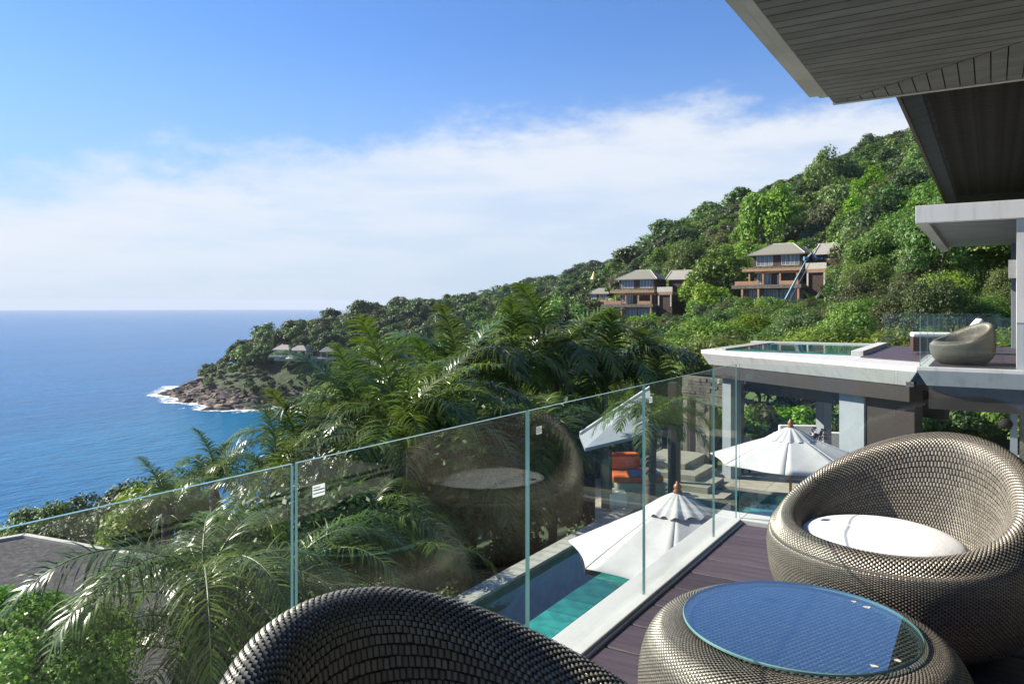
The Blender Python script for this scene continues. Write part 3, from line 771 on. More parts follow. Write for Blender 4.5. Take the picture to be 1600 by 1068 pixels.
def sala():
    s = thing('sala', 'small timber sala with sloping pale roof and glass sides left of the steps', 'sala', (0, 0, 0))
    fl, fr = W(1.78, 20.1, -1.95), W(3.66, 20.4, -.78)
    nr, nl = W(3.45, 18.7, -1.62), W(1.78, 18.7, -2.02)
    up = Vector((0, 0, .09))
    def slab(q, t):
        mb = MB(); q = [Vector(p) for p in q]; mb.v = [tuple(p) for p in q]+[tuple(p+Vector((0, 0, t))) for p in q]
        mb.f = [(3, 2, 1, 0), (4, 5, 6, 7), (0, 1, 5, 4), (1, 2, 6, 5), (2, 3, 7, 6), (3, 0, 4, 7)]; mb.m = [0]*6; return mb
    part('roof', slab([nl, nr, fr, fl], .08), M['blue_col'], s)
    d = (Vector(fr)-Vector(fl)); bk = Vector(W(0, .14, 0))
    part('fascia', slab([Vector(fl)+bk*.02, Vector(fr)+bk*.02, Vector(fr)+bk, Vector(fl)+bk], .16), M['white'], s)
    zf = -3.42
    for px, D, zt in ((948, 18.8, -2.0), (1052, 18.8, -.35), (1056, 20.6, -.6)):
        x, y, _ = at(px, D, 0); part('post', MB().box(x-.1, x+.1, y-.1, y+.1, zf, zt), M['darkwood'], s)
    a, b_, c = Vector(at(930, 18.6, 0)), Vector(at(1060, 18.6, 0)), Vector(at(1063, 22, 0)); d_ = Vector(at(930, 22, 0))
    part('floor', MB().prism([(p.x, p.y) for p in (a, b_, c, d_)], zf-.22, zf), M['terrace'], s)
    part('floor_edge', slab([Vector((a.x, a.y, zf-.20))-bk*.9, Vector((b_.x, b_.y, zf-.20))-bk*.9, Vector((b_.x, b_.y, zf-.20))-bk*.1, Vector((a.x, a.y, zf-.20))-bk*.1], .16), M['white'], s)
    for p0, p1, z1 in ((943, 950, -2.2), (952, 1003, -2.15), (1008, 1048, -1.5), (1064, 1108, -1.2)):
        q0, q1 = Vector(at(p0, 18.5, 0)), Vector(at(p1, 18.5, 0))
        mb = slab([Vector((q0.x, q0.y, zf+.02)), Vector((q1.x, q1.y, zf+.02)), Vector((q1.x, q1.y, zf+.02))+bk*.08, Vector((q0.x, q0.y, zf+.02))+bk*.08], z1-zf)
        mb.m = [1, 1, 0, 1, 0, 1]; part('glass_pane', mb, [M['glass'], M['edge']], s)
    # daybed
    db = thing('daybed', 'orange cushioned daybed on a tan plinth inside the sala', 'daybed', at(988, 19.7, zf), YAW)
    part('plinth', MB().box(-.42, .75, -.5, .7, 0, .50), M['terrace'], db, bevel=.01)
    part('mattress', MB().box(-.55, .72, -.46, .7, .505, .66), M['orange'], db, bevel=.05)
    part('backrest', MB().box(-.62, .25, .35, .62, .665, 1.1), M['orange'], db, bevel=.08)
    tw = part('folded_towel', MB().box(-.33, .42, -.30, .22, 0, .07), M['blue'], None, bevel=.03)
    p = at(1002, 19.55, zf+.668); tw.location = p; tw.rotation_euler = (0, 0, YAW); tag(tw, 'folded blue towel lying on the orange daybed', 'towel')
    cb = thing('side_block', 'low white block table beside the daybed plinth', 'side table', at(963, 19.0, zf), YAW)
    part('block', MB().box(-.26, .22, -.3, .35, 0, .36), M['white'], cb, bevel=.01)
sala()
def dining():
    def chair(loc, rz, label):
        c = thing('dining_chair', label, 'chair', loc, rz, 'pale dining chairs under the pavilion')
        part('seat', MB().box(-.28, .28, -.28, .28, .40, .48), M['grey'], c, bevel=.02)
        part('backrest', MB().box(-.28, .28, .22, .30, .50, .95), M['grey'], c, bevel=.03)
        for sx in (-.25, .25):
            for sy in (-.25, .25): part('leg', MB().box(sx-.02, sx+.02, sy-.02, sy+.02, 0, .40), M['dark'], c)
    z = ZT-.002
    chair(at(1171, 22.6, z), R(60), 'grey upholstered dining chair standing alone near the left column')
    def sofa(px, D, w, rz, label):
        s = thing('sofa', label, 'sofa', at(px, D, z), rz, 'pale sofas under the pavilion')
        part('seat', MB().box(-w/2, w/2, -.4, .3, .12, .42), M['grey'], s, bevel=.03)
        part('backrest', MB().box(-w/2, w/2, .302, .5, .12, .95), M['cushion'], s, bevel=.03)
        part('armrest', MB().box(-w/2-.16, -w/2-.002, -.4, .5, .12, .7), M['cushion'], s, bevel=.02)
        part('armrest', MB().box(w/2+.002, w/2+.16, -.4, .5, .12, .7), M['cushion'], s, bevel=.02)
        part('foot', MB().box(-w/2, w/2, -.35, .4, 0, .118), M['dark'], s)
    sofa(1252, 24.6, 1.2, YAW-.1, 'pale two seat sofa behind the far parasol')
    sofa(1308, 23.2, 1.3, YAW-.2, 'pale sofa standing next to the wide blue-grey column')
    t = thing('dining_table', 'dark glass topped table between the sofas and the far parasol', 'table', at(1290, 21.8, z), YAW-.2)
    part('tabletop', MB().box(-.9, .9, -.5, .5, .70, .74), M['tableglass'], t)
    for sx in (-.8, .8):
        for sy in (-.42, .42): part('leg', MB().box(sx-.03, sx+.03, sy-.03, sy+.03, 0, .70), M['steel'], t)
    v = thing('flower_vase', 'blue vase of purple flowers on the dining table', 'vase', at(1279, 21.8, z+.741), 0)
    part('vase', MB().lathe([(.0, 0), (.07, 0), (.10, .1), (.06, .22), (.08, .26)], 14), M['blue'], v, True)
    fl = MB()
    for k in range(46):
        a, e, r_ = random.uniform(0, 6.28), random.uniform(.1, 1.4), random.uniform(.15, .38)
        p = Vector((r_*math.cos(a)*math.cos(e), r_*math.sin(a)*math.cos(e), .28+r_*math.sin(e)))
        fl.tube([(0, 0, .24), p], .004, 3, 1); s = .03
        fl.box(p.x-s, p.x+s, p.y-s, p.y+s, p.z-s*.6, p.z+s*.6, 0)
    part('flowers', fl, [M['flower'], M['rachis']], v)
dining()

# ================================================================= NEXT TERRACE OF THE HOUSE (right)
def right_wing():
    b = thing('house_wing', 'next wing of the house with white terrace slab and canopy', 'house', (0, 0, 0))
    ZD = .30; xL, yF = -1.28, 17.35
    part('terrace_slab', MB().under([(xL, yF), (3.2, yF), (3.2, 27), (xL, 27)], ZD-.38, ZD-.07, ZD, .17), M['white'], b, bevel=.006)
    part('lintel', MB().box(xL+.2, 3.0, yF+.22, yF+.4, ZD-.85, ZD-.382), M['lintel'], b)
    part('terrace_deck', MB().box(xL+.2, 3.0, yF+.22, 26.8, ZD+.003, ZD+.02), M['plank'], b)
    # canopy
    z0, z1 = 3.17, 3.52
    part('canopy_beam', MB().box(xL-.02, 3.2, yF, yF+.22, z0, z1), M['white'], b, bevel=.008)
    part('canopy_beam', MB().box(xL-.02, xL+.2, yF+.222, 26.5, z0, z1), M['white'], b, bevel=.008)
    part('canopy_slab', MB().box(xL+.2, 3.2, yF+.222, 26.5, z0+.12, z1-.02), M['blue_col'], b)
    part('canopy_trim', MB().box(xL+.2, 3.2, yF+.222, yF+.30, z0-.003, z0+.118), M['lintel'], b)
    part('column', MB().box(.40, .75, yF+.10, yF+.5, ZD+.001, z0-.004), M['white'], b)
    part('column', MB().box(.47, .58, 26.0, 26.28, ZD+.021, z0+.115), M['blue_col'], b)
    part('wall_lamp', MB().box(.27, .40, yF+.26, yF+.36, 2.05, 2.40), M['grey'], b)
    part('stone_column', MB().box(.46, .95, yF+.4, yF+.9, ZT, ZD-.86), M['slate'], b)
    part('post', MB().box(.30, .42, yF+.4, yF+.55, ZT, ZD-.86), M['blue_col'], b)
    part('floodlight', MB().lathe([(0, 0), (.10, 0), (.13, .10), (.06, .2), (0, .2)], 14, 0, (.22, yF+.3, ZD-1.15)), M['dark'], b, True)
    # upper roof, dark boarded soffit
    x0, y0, y1, z = -1.32, 6.9, 31, 5.0
    part('upper_roof', MB().prism([(x0, y0), (6, y0), (6, y1), (x0, y1)], z+.04, z+.5), M['dark'], b)
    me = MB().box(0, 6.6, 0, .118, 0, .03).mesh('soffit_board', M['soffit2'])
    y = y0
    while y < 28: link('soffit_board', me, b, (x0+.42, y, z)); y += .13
    sl = MB().box(0, .36, -.011, .011, 0, .05).mesh('slat', M['soffit']); y = y0
    while y < 30:
        o = link('slat', sl, b, (x0+.04, y, z-.01)); o.rotation_euler = (0, 0, R(-35)); y += .105
    part('roof_edge', MB().box(x0-.03, x0+.03, y0, y1, z-.03, z+.3), M['darkwood'], b)
    part('wall', MB().box(.9, 1.1, yF+.6, 31, ZD, 4.95), M['lintel'], b)
    # balustrade
    r = thing('glass_balustrade', 'glass railing round the terrace of the next wing', 'glass railing', (0, 0, 0))
    def pane(x0, x1, y0, y1, big):
        n = MB().box(x0, x1, y0, y1, ZD+.001, ZD+1.0); n.m = [0 if i in big else 1 for i in range(6)]; part('glass_pane', n, [M['glass'], M['edge']], r)
    pane(xL+.05, -.42, yF+.05, yF+.062, (2, 4)); pane(-.41, .36, yF+.05, yF+.062, (2, 4))
    for k in range(4): pane(xL+.05, xL+.062, yF+.08+k*2.2, yF+2.26+k*2.2, (3, 5))
    for k in range(3): pane(-2.9+k*1.05, -1.87+k*1.05, 26.3, 26.312, (2, 4))
    t = ball_chair((-.52, 18.3, ZD+.021), R(35), 'dark ball chair seen from behind on the terrace of the next wing')
    l = thing('sun_lounger', 'grey lounger with pale mattress and raised head on the next terrace', 'sun lounger', (-1.02, 22.4, ZD+.021), R(10))
    part('frame', MB().box(-.75, .9, -.35, .35, .05, .40), M['darkwood'], l, bevel=.01)
    part('mattress', MB().box(-.76, .5, -.34, .34, .403, .52), M['cushion'], l, bevel=.04)
    T = Matrix.Translation((.5, 0, .43)) @ Matrix.Rotation(R(-52), 4, 'Y')
    part('backrest', MB().box(0, .52, -.34, .34, 0, .09, 0, T), M['cushion'], l, bevel=.03)
right_wing()
def low_roof():
    b = thing('lower_villa', 'lower villa with a dark gravel flat roof edged in white', 'villa', (0, 0, 0))
    z = -4.4
    def g(px, py): 
        D = (EYE-z)*F/(py-HOR); return at(px, D, 0)[:2]
    A, B, C = g(-160, 872), g(38, 838), g(345, 893)
    Dn = (g(260, 1080)); E = g(-120, 1000)
    poly = [A, B, C, Dn, E]
    part('roof', MB().prism(poly, z-.3, z), M['flatroof'], b)
    part('wall', MB().prism([(p[0]*.985, p[1]*.985) for p in poly], z-9, z-.302), M['housewall'], b)
    def kerb(p, q):
        p, q = Vector((*p, 0)), Vector((*q, 0)); d = (q-p).normalized(); n = Vector((-d.y, d.x, 0))*.08
        return MB().prism([(p+n)[:2], (q+n)[:2], (q-n)[:2], (p-n)[:2]], z-.1, z+.07)
    part('roof_edge', kerb(A, B), M['trim'], b); part('roof_edge', kerb(B, C), M['trim'], b)
low_roof()

# ================================================================= HILL HOUSES
def hip(mb, x0, x1, y0, y1, z, h, ov=.9, mi=0):
    x0 -= ov; x1 += ov; y0 -= ov; y1 += ov; r = (y1-y0)/2*.95; ym = (y0+y1)/2
    n = len(mb.v); mb.v += [(x0, y0, z), (x1, y0, z), (x1, y1, z), (x0, y1, z), (x0+r, ym, z+h), (x1-r, ym, z+h),
                            (x0, y0, z-.18), (x1, y0, z-.18), (x1, y1, z-.18), (x0, y1, z-.18)]
    for f in ((0, 1, 5, 4), (1, 2, 5), (2, 3, 4, 5), (3, 0, 4), (6, 7, 1, 0), (7, 8, 2, 1), (8, 9, 3, 2), (9, 6, 0, 3), (9, 8, 7, 6)):
        mb.f.append(tuple(n+i for i in f)); mb.m.append(mi)
    return (x0+r, ym, z+h), (x1-r, ym, z+h)
def window(par, x0, x1, z0, z1, y, n=3):
    fr = MB().box(x0, x1, y-.06, y-.002, z0, z0+.08).box(x0, x1, y-.06, y-.002, z1-.08, z1)
    w = (x1-x0)/n
    for i in range(n+1): fr.box(x0+i*w-.05, x0+i*w+.05, y-.058, y-.004, z0+.08, z1-.08)
    f = part('window', fr, M['trim'], par)
    part('pane', MB().box(x0+.05, x1-.05, y-.03, y-.006, z0+.08, z1-.08), M['curtain'], f)
def hill_house(loc, rz, label, s=1.0, small=False):
    h = thing('hill_house', label, 'house', loc, rz, 'tiled houses on the wooded hill'); h.scale = (s, s, s)
    part('wall', MB().box(-5, 5, .8, 7, 3.55, 6.15), M['housewall'], h, label='brown upper storey wall')
    for x0, x1 in ((-4.3, -.9), (.9, 4.4)): window(h, x0, x1, 3.9, 6.0, .8, 4)
    rf = MB(); a, b = hip(rf, -5, 5, .8, 7, 6.2, 2.3); ro = part('roof', rf, M['rooftile'], h)
    part('ridge', MB().tube([a, b], .10, 6).tube([b, (5.9, -.1, 6.22)], .08, 6).tube([a, (-5.9, -.1, 6.22)], .08, 6), M['trim'], ro)
    if small:
        part('column', MB().box(-5, -4.7, .3, .6, 3.4, 6.1), M['tan'], h)
    part('planter', MB().box(-6.6, 5.6, -1.1, .78, 2.75, 3.3), M['tan'], h)
    pl = MB()
    for i in range(240):
        x = random.uniform(-6.3, 5.4); r_ = random.uniform(.08, .2); y = random.uniform(-1.0, -.4); z = 3.3+random.uniform(0, .25)
        pl.quad([(x-r_, y, z), (x, y-.1, z-.12), (x+r_, y, z+.1), (x, y+.1, z+r_)])
    part('planter_plants', pl, M['leaf_a'], h)
    for x in (-5.2, -2.3, 1.2, 4.6): part('column', MB().box(x-.16, x+.16, -.8, -.48, 0, 2.748), M['tan'], h)
    part('wall', MB().box(-5, 5, 1.3, 7, -.8, 2.74), M['housewall'], h)
    window(h, -4.4, -1.5, .2, 2.3, 1.3, 4)
    part('door', MB().box(-.2, .25, 1.22, 1.298, .0, 2.1), M['trim'], h)
    part('railing', MB().box(-7.4, -2.5, -2.8, -2.68, .0, .75).box(2.0, 5.6, -2.8, -2.68, 0, .7), M['tan'], h)
    part('terrace', MB().box(-8, 6.2, -3.0, 1.29, -.75, -.002), M['stonewall'], h)
    part('wall', MB().box(-6, 6, -1.4, 6, -6.5, -.753), M['stonewall'], h)
    for x0, x1 in ((-4.8, -3.6), (-1.6, 1.0), (1.6, 4.6)): window(h, x0, x1, -3.5, -1.0, -1.4, 3)
    for x in (-5.8, -2.4, 5.6): part('column', MB().box(x-.2, x+.2, -2.9, -2.5, -6.0, -.753), M['tan'], h)
    # wing
    part('wing', MB().box(6.3, 10, -.4, 6, -3, 2.2), M['housewall'], h)
    part('wing_parapet', MB().box(6.2, 10.2, -.7, -.42, 2.9, 4.1), M['trim'], h)
    part('wing_band', MB().box(6.2, 10.2, -.72, 6, 2.21, 2.88), M['tan'], h)
    for x in (6.6, 9.8): part('column', MB().box(x-.15, x+.15, -.7, -.43, -.6, 2.2), M['trim'], h)
    g = MB(); x0, x1, y0, y1, z = 6.0, 13.5, 4.5, 11.5, 6.0
    g.v = [(x0, y0, z), (x1, y0, z), (x1, y1, z), (x0, y1, z), (x0, (y0+y1)/2, z+2.3), (x1, (y0+y1)/2, z+2.3)]
    g.f = [(0, 1, 5, 4), (2, 3, 4, 5), (0, 4, 3), (1, 2, 5), (3, 2, 1, 0)]; g.m = [0]*5
    gr = part('gable_roof', g, M['rooftile2'], h)
    part('bargeboard', MB().tube([(x0-.1, y0-.2, z-.1), (x0-.1, (y0+y1)/2, z+2.35), (x0-.1, y1+.2, z-.1)], .16, 5).tube([(x0, (y0+y1)/2, z+2.35), (x1, (y0+y1)/2, z+2.35)], .12, 5), M['trim'], gr)
    part('wall', MB().box(x0+.5, x1-.4, y0+.5, y1-.5, 0, 5.98), M['housewall'], h)
    return h
HOUSES = []
hh1 = hill_house(W((1212-800)/F*165, 165, 6.2), YAW+R(-41), 'brown three storey house with hip roof, the higher one beside the blue boom', 1.07)
hh2 = hill_house(W((993-800)/F*200, 200, 2.2), YAW+R(-37), 'brown three storey house with hip roof, lower one in the centre of the slope', 1.05)
hh3 = hill_house(W((933-800)/F*262, 262, 1.0), YAW+R(-40), 'partly hidden house with pale hip roof just left of the lower brown house', .8, True)
def boom():
    b = thing('boom_lift', 'blue boom reaching up in front of the higher house', 'boom lift', (0, 0, 0))
    p, q = Vector(pt(1226, 470, 156)), Vector(pt(1262, 402, 157))
    part('boom', MB().tube([p, p.lerp(q, .55)], .22, 8).tube([p.lerp(q, .5), q], .15, 8), M['cyan'], b)
    part('jib', MB().tube([pt(1258, 406, 157), pt(1275, 388, 157)], .16, 6).tube([pt(1259, 386, 157), pt(1276, 402, 157)], .16, 6), M['trim'], b)
    part('basket', MB().tube([pt(1256, 404, 156.5), pt(1262, 404, 156.5)], .5, 6), M['cyan'], b)
    part('stay', MB().tube([p+Vector((.7, .7, 0)), q+Vector((.4, .4, -1))], .09, 5), M['steel'], b)
    tp = MB(); n = 6
    for i in range(n):
        for j in range(n): tp.v.append(pt(1268+i*6, 396+j*1.6+1.5*math.sin(i*1.7+j), 166-j*.5))
    for i in range(n-1):
        for j in range(n-1): tp.f.append((i*n+j, (i+1)*n+j, (i+1)*n+j+1, i*n+j+1)); tp.m.append(0)
    o = part('tarpaulin', tp, M['blue'], None, True); tag(o, 'blue tarpaulin sheet hung beside the roof of the higher house', 'tarpaulin')
boom()
def far_villa(px, py, D, w, label, s=1., mat='rooftile2', rz=0):
    v = thing('headland_villa', label, 'villa', pt(px, py, D), YAW+rz, 'villas far off on the headland'); v.scale = (s, s, s)
    part('wall', MB().box(-w/2, w/2, 0, 6, -3, 3.2), M['coping'], v)
    rf = MB(); hip(rf, -w/2, w/2, 0, 6, 3.2, 2.6, .8); part('roof', rf, M[mat], v)
    part('opening', MB().box(-w/2+.5, -.4, -.05, -.005, .2, 2.6).box(.4, w/2-.5, -.05, -.005, .2, 2.6), M['housewall'], v)
    part('terrace', MB().box(-w/2-1.5, w/2+1.5, -3, -.06, -1.0, -.1), M['coping'], v)
far_villa(440, 555, 428, 10, 'leftmost pale villa of the row on the headland', rz=-.3)
far_villa(466, 556, 424, 9, 'pale villa with steep roof in the middle of the headland row', rz=-.2)
far_villa(488, 556, 430, 10, 'long low villa right of the middle of the headland row', rz=-.25)
far_villa(511, 558, 424, 7, 'rightmost bright roofed villa of the row on the headland', rz=.2)
far_villa(572, 491, 520, 9, 'small pale roof showing between trees near the top of the headland ridge', .6)
far_villa(690, 497, 420, 11, 'pale roofed villa among the trees behind the palms', .6, rz=.2)
far_villa(832, 474, 430, 12, 'pale flat roof high on the far ridge', .5, rz=.1)
def parasol_far():
    u = thing('parasol', 'tiny pale parasol on the terrace of the headland villas', 'parasol', pt(452, 566, 418))
    part('canopy', MB().lathe([(2.2, 2.2), (0, 3.0)], 8), M['canvas'], u); part('pole', MB().tube([(0, 0, -2), (0, 0, 2.6)], .08, 5), M['wood'], u)
    y = thing('lookout_pavilion', 'small open lookout with a golden pointed roof on the ridge', 'pavilion', pt(928, 436, 330))
    part('roof', MB().lathe([(1.6, 0), (.9, 1.2), (.3, 3), (0, 3.6)], 8), M['yellow'], y)
    part('posts', MB().tube([(-1, 0, -8), (-1, 0, 0)], .15, 5).tube([(1, 0, -8), (1, 0, 0)], .15, 5), M['darkwood'], y)
parasol_far()

# ================================================================= VEGETATION
def leaf_cloud(rng, cent, nrm, size, aspect=.55, droop=.0):
    n = len(cent)
    r1 = rng.normal(size=(n, 3)); nn = nrm + .55*r1; nn /= np.linalg.norm(nn, axis=1)[:, None]
    ax = np.cross(nn, rng.normal(size=(n, 3))); ax[:, 2] -= droop; ax -= nn*np.sum(ax*nn, 1)[:, None]; ax /= np.linalg.norm(ax, axis=1)[:, None]+1e-9
    b = np.cross(nn, ax); sz = size*rng.uniform(.6, 1.35, n)[:, None]
    v = np.stack([cent-ax*sz*.5, cent+b*sz*aspect*.5-nn*sz*.06, cent+ax*sz*.5-nn*sz*.12, cent-b*sz*aspect*.5-nn*sz*.06], 1)
    q = np.arange(n*4).reshape(n, 4); return v.reshape(-1, 3), q
def crown(name, seed, size, nclump, nleaf, lsize, mats, shape='round', aspect=.55, trunk=None, spread=1., clr=(.26, .42)):
    """crown of leaf sized faces on uneven clumps; base of the plant at z=0"""
    rng = np.random.default_rng(seed); rx, rz_, zc = size
    d = rng.normal(size=(nclump, 3)); d /= np.linalg.norm(d, axis=1)[:, None]
    d[:, 2] = np.where(d[:, 2] < -.35, -d[:, 2], d[:, 2])
    rr = rng.uniform(.45, .92, nclump)[:, None]
    c = d*rr*np.array([rx*spread, rx*spread, rz_]); cr = rng.uniform(clr[0], clr[1], nclump)*rx
    cr *= rng.choice([.7, 1, 1, 1.2], nclump)
    if shape == 'pine':
        t = rng.uniform(0, 1, nclump); a = rng.uniform(0, 6.28, nclump); rad = rx*(1-t*.85)*rng.uniform(.2, 1, nclump)
        c = np.stack([rad*np.cos(a), rad*np.sin(a), (t-.4)*2*rz_*.8], 1); cr = rx*rng.uniform(.14, .26, nclump)
    w = cr**2; k = rng.choice(nclump, nleaf, p=w/w.sum())
    e = rng.normal(size=(nleaf, 3)); e /= np.linalg.norm(e, axis=1)[:, None]
    e[:, 2] = np.where(e[:, 2] < -.45, -e[:, 2], e[:, 2])
    p = c[k] + e*(cr[k]*rng.uniform(.62, 1.08, nleaf))[:, None]*np.array([1, 1, .78])
    p[:, 2] += zc
    nrm = e*.75 + np.array([0, 0, .55]) + (p-np.array([0, 0, zc]))/rx*.3
    v, q = leaf_cloud(rng, p, nrm, lsize, aspect, .5 if shape == 'pine' else .15)
    tc = rng.uniform(0, 1, nclump); tint = np.clip(.55*tc[k]+.45*rng.uniform(0, 1, nleaf), 0, 1); tint = np.repeat(tint, 4)
    return np_mesh(name, v, q, mats, False, tint), c+np.array([0, 0, zc])
def trunk_mesh(name, h, r, cl, seed, mat, nb=7, forks=1):
    rng = random.Random(seed); mb = MB()
    a = Vector((0, 0, -1.5)); mid = Vector((rng.uniform(-.06, .06)*h, rng.uniform(-.06, .06)*h, h*.5)); top = Vector((rng.uniform(-.08, .08)*h, rng.uniform(-.08, .08)*h, h*.8))
    mb.tube([a, Vector((0, 0, 0)), mid, top], [r*1.3, r*1.1, r*.8, r*.4], 7)
    idx = list(range(len(cl))); rng.shuffle(idx)
    for i in idx[:nb]:
        e = Vector(cl[i]); s = mid.lerp(top, rng.uniform(0, .8)); m_ = s.lerp(e, .5)+Vector((0, 0, rng.uniform(0, .06)*h))
        mb.tube([s, m_, e], [r*.45, r*.3, r*.12], 5)
    return mb.mesh(name, mat, True)
KIND = {}
def kind(key, variants): KIND[key] = variants
def make_kind(key, nvar, size, nclump, nleaf, lsize, leafmats, bark, seed, **kw):
    vs = []
    for i in range(nvar):
        sz = (size[0]*random.uniform(.9, 1.1), size[1]*random.uniform(.85, 1.15), size[2])
        cm, cl = crown('crown', seed+i, sz, nclump, nleaf, lsize, leafmats[i % len(leafmats)], **kw)
        tm = trunk_mesh('trunk', size[2]+size[1]*.3, size[0]*.05, cl, seed+i, bark)
        vs.append((cm, tm))
    KIND[key] = vs
LA, LB, LC, LD, LE = M['leaf_a'], M['leaf_b'], M['leaf_c'], M['leaf_d'], M['leaf_e']
make_kind('broad_mid', 7, (3.6, 3.0, 5.6), 40, 5200, .42, [LA, LB, LC, LC, LD, LA, LC], M['bark'], 100)
make_kind('broad_fine', 5, (3.4, 2.8, 5.2), 52, 11000, .24, [LA, LC, LC, LA, LD], M['bark'], 150)
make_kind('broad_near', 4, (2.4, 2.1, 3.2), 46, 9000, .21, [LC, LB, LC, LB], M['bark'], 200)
make_kind('broad_far', 6, (4.0, 3.2, 5.2), 30, 1500, .85, [LA, LB, LB, LA, LD, LB], M['bark'], 300)
make_kind('bush', 4, (2.0, 1.5, 1.3), 34, 3600, .30, [LC, LA, LC, LD], M['bark'], 400)
make_kind('pine', 3, (3.4, 3.1, 6.0), 46, 3600, .95, [LE], M['bark'], 500, aspect=.17, clr=(.13, .22), spread=1.05)
make_kind('close_bush', 2, (1.15, .95, .9), 60, 26000, .062, [M['leaf_bush']], M['bark'], 600, aspect=.62, clr=(.16, .34), spread=1.25)
make_kind('hedge', 3, (1.6, 1.25, 2.0), 48, 7000, .15, [M['leaf_y'], M['leaf_y'], LC], M['palebark'], 700, aspect=.45)
make_kind('slender_tree', 4, (2.3, 3.3, 7.6), 24, 8000, .23, [LA, LA, LD, LC], M['palebark'], 900, clr=(.26, .4))
make_kind('open_tree', 2, (3.4, 2.6, 6.0), 18, 2600, .36, [LA, LB], M['palebark'], 800, clr=(.2, .32), spread=1.1)
def plant(name, key, var, loc, sc, rz, label, cat, group):
    cm, tm = KIND[key][var % len(KIND[key])]
    t = thing(name, label, cat, loc, rz, group); t.scale = sc
    link('trunk', tm, t); link('crown', cm, t); return t

# scatter the wood over the hills
KEEP_CLEAR = []   # (px0, px1, lowest visible py, depth): nothing in front may rise above py
for a in ((1150, 1292, 464, 165), (1245, 1300, 408, 163), (936, 1058, 490, 200), (900, 948, 472, 255), (422, 524, 573, 415)): KEEP_CLEAR.append(a)
def scatter():
    rng = np.random.default_rng(21); out = []
    def blocked(X, D, z, h, r):
        px = 800+F*X/D; pr = r*F/D*.8; top = HOR-(z+h-EYE)*F/D
        for a, b, y, dd in KEEP_CLEAR:
            if D < dd and px+pr > a and px-pr < b and top < y: return y
            if dd-1 <= D < dd+16 and px+pr*.6 > a and px-pr*.6 < b and D-dd < 14: return -1
        return None
    pts = []
    def fill(Dlo, Dhi, blo, bhi, spacing, hs, key, sc):
        cell = {}
        n = int((Dhi**2-Dlo**2)*.5*math.radians(bhi-blo)/(spacing**2)*2.2)
        D = np.sqrt(rng.uniform(Dlo**2, Dhi**2, n)); B = np.radians(rng.uniform(blo, bhi, n))
        X, Dd = D*np.sin(B), D*np.cos(B); Z = ground(X, Dd)
        for x, d, z in zip(X, Dd, Z):
            if z < SEA+3.2 or d < 8: continue
            wx, wy, _ = W(x, d, 0)
            if -12 < wx < 13 and wy < 31: continue
            if d < 52 and x/d > .06: continue
            g = (int(x//spacing), int(d//spacing)); ok = True
            for i in (-1, 0, 1):
                for j in (-1, 0, 1):
                    for q in cell.get((g[0]+i, g[1]+j), ()):
                        if (q[0]-x)**2+(q[1]-d)**2 < (spacing*.8)**2: ok = False
            if not ok: continue
            s = rng.uniform(*sc)*(1.0 if rng.uniform() > .10 else 1.4); cell.setdefault(g, []).append((x, d))
            if z < SEA+14: s *= .5
            pts.append([x, d, z, s, key, hs*s])
    fill(34, 75, -12, 62, 3.4, 7.5, 'broad_fine', (.45, .9))
    fill(72, 115, -14, 58, 4.2, 8.2, 'broad_fine', (.5, 1.2)); fill(112, 160, -14, 58, 4.6, 8.6, 'broad_mid', (.5, 1.35))
    fill(155, 270, -18, 50, 5.0, 8.6, 'broad_mid', (.6, 1.65))
    fill(265, 420, -30, 42, 5.2, 8.4, 'broad_far', (.7, 1.3))
    fill(374, 436, -22, -11.5, 3.0, 3.4, 'broad_far', (.3, .5))
    fill(390, 760, -32, 30, 5.4, 8.4, 'broad_far', (.75, 1.5))
    res = []
    for x, d, z, s, key, h in pts:
        px = 800+F*x/d
        if d < 360 and px < 640 and HOR-(z+h-EYE)*F/d < np.interp(px, [-100, 0, 250, 330, 440, 470, 560, 640], [845, 835, 812, 775, 740, 655, 590, 545]): continue
        if d > 360 and px < 455 and z < SEA+float(np.interp(px, [240, 330, 400, 455], [9, 5, 3.6, 3.6])): continue
        r = h*.42; b = blocked(x, d, z, h, r)
        if b == -1: continue
        if b is not None:
            allow = EYE-(b-HOR)/F*d - z
            if allow < 1.2: continue
            s *= max(.2, allow/h)*.95; h = allow*.95
        res.append((x, d, z, s, key, h))
    return res
TREES = scatter()
MARKS = [('the higher house', 1225, 420), ('the lower house', 995, 465), ('the roof pool', 1210, 545), ('the white canopy', 1490, 360), ('the next terrace', 1480, 520),
         ('the tall casuarina', 1280, 270), ('the tallest palm', 870, 500), ('the casuarina pair', 1010, 390), ('the ridge villa', 690, 495), ('the headland villas', 470, 555),
         ('the soffit corner', 1425, 250), ('the dark soffit edge', 1462, 290), ('the gable roof', 1295, 395), ('the lone skyline tree', 1372, 245)]
def where(px, py):
    n, mx, my = min(MARKS, key=lambda m: (m[1]-px)**2+((m[2]-py)*1.3)**2); dx, dy = px-mx, py-my; r = math.hypot(dx, dy)
    d = ('right of' if dx > 0 else 'left of') if abs(dx) > 1.6*abs(dy) else ('below' if dy > 0 else 'above') if abs(dy) > 1.6*abs(dx) else ('below and ' if dy > 0 else 'above and ')+('right of' if dx > 0 else 'left of')
    return ('close ' if r < 40 else 'well ' if r > 85 else '')+d+' '+n
HUE = {'leaf_bright_green': 'bright green', 'leaf_mid_green': 'mid green', 'leaf_dark_green': 'dark green', 'leaf_olive': 'olive green', 'leaf_yellow_green': 'yellow-green'}
def hue(key, var): return HUE.get(KIND[key][var % len(KIND[key])][0].materials[0].name, 'green')
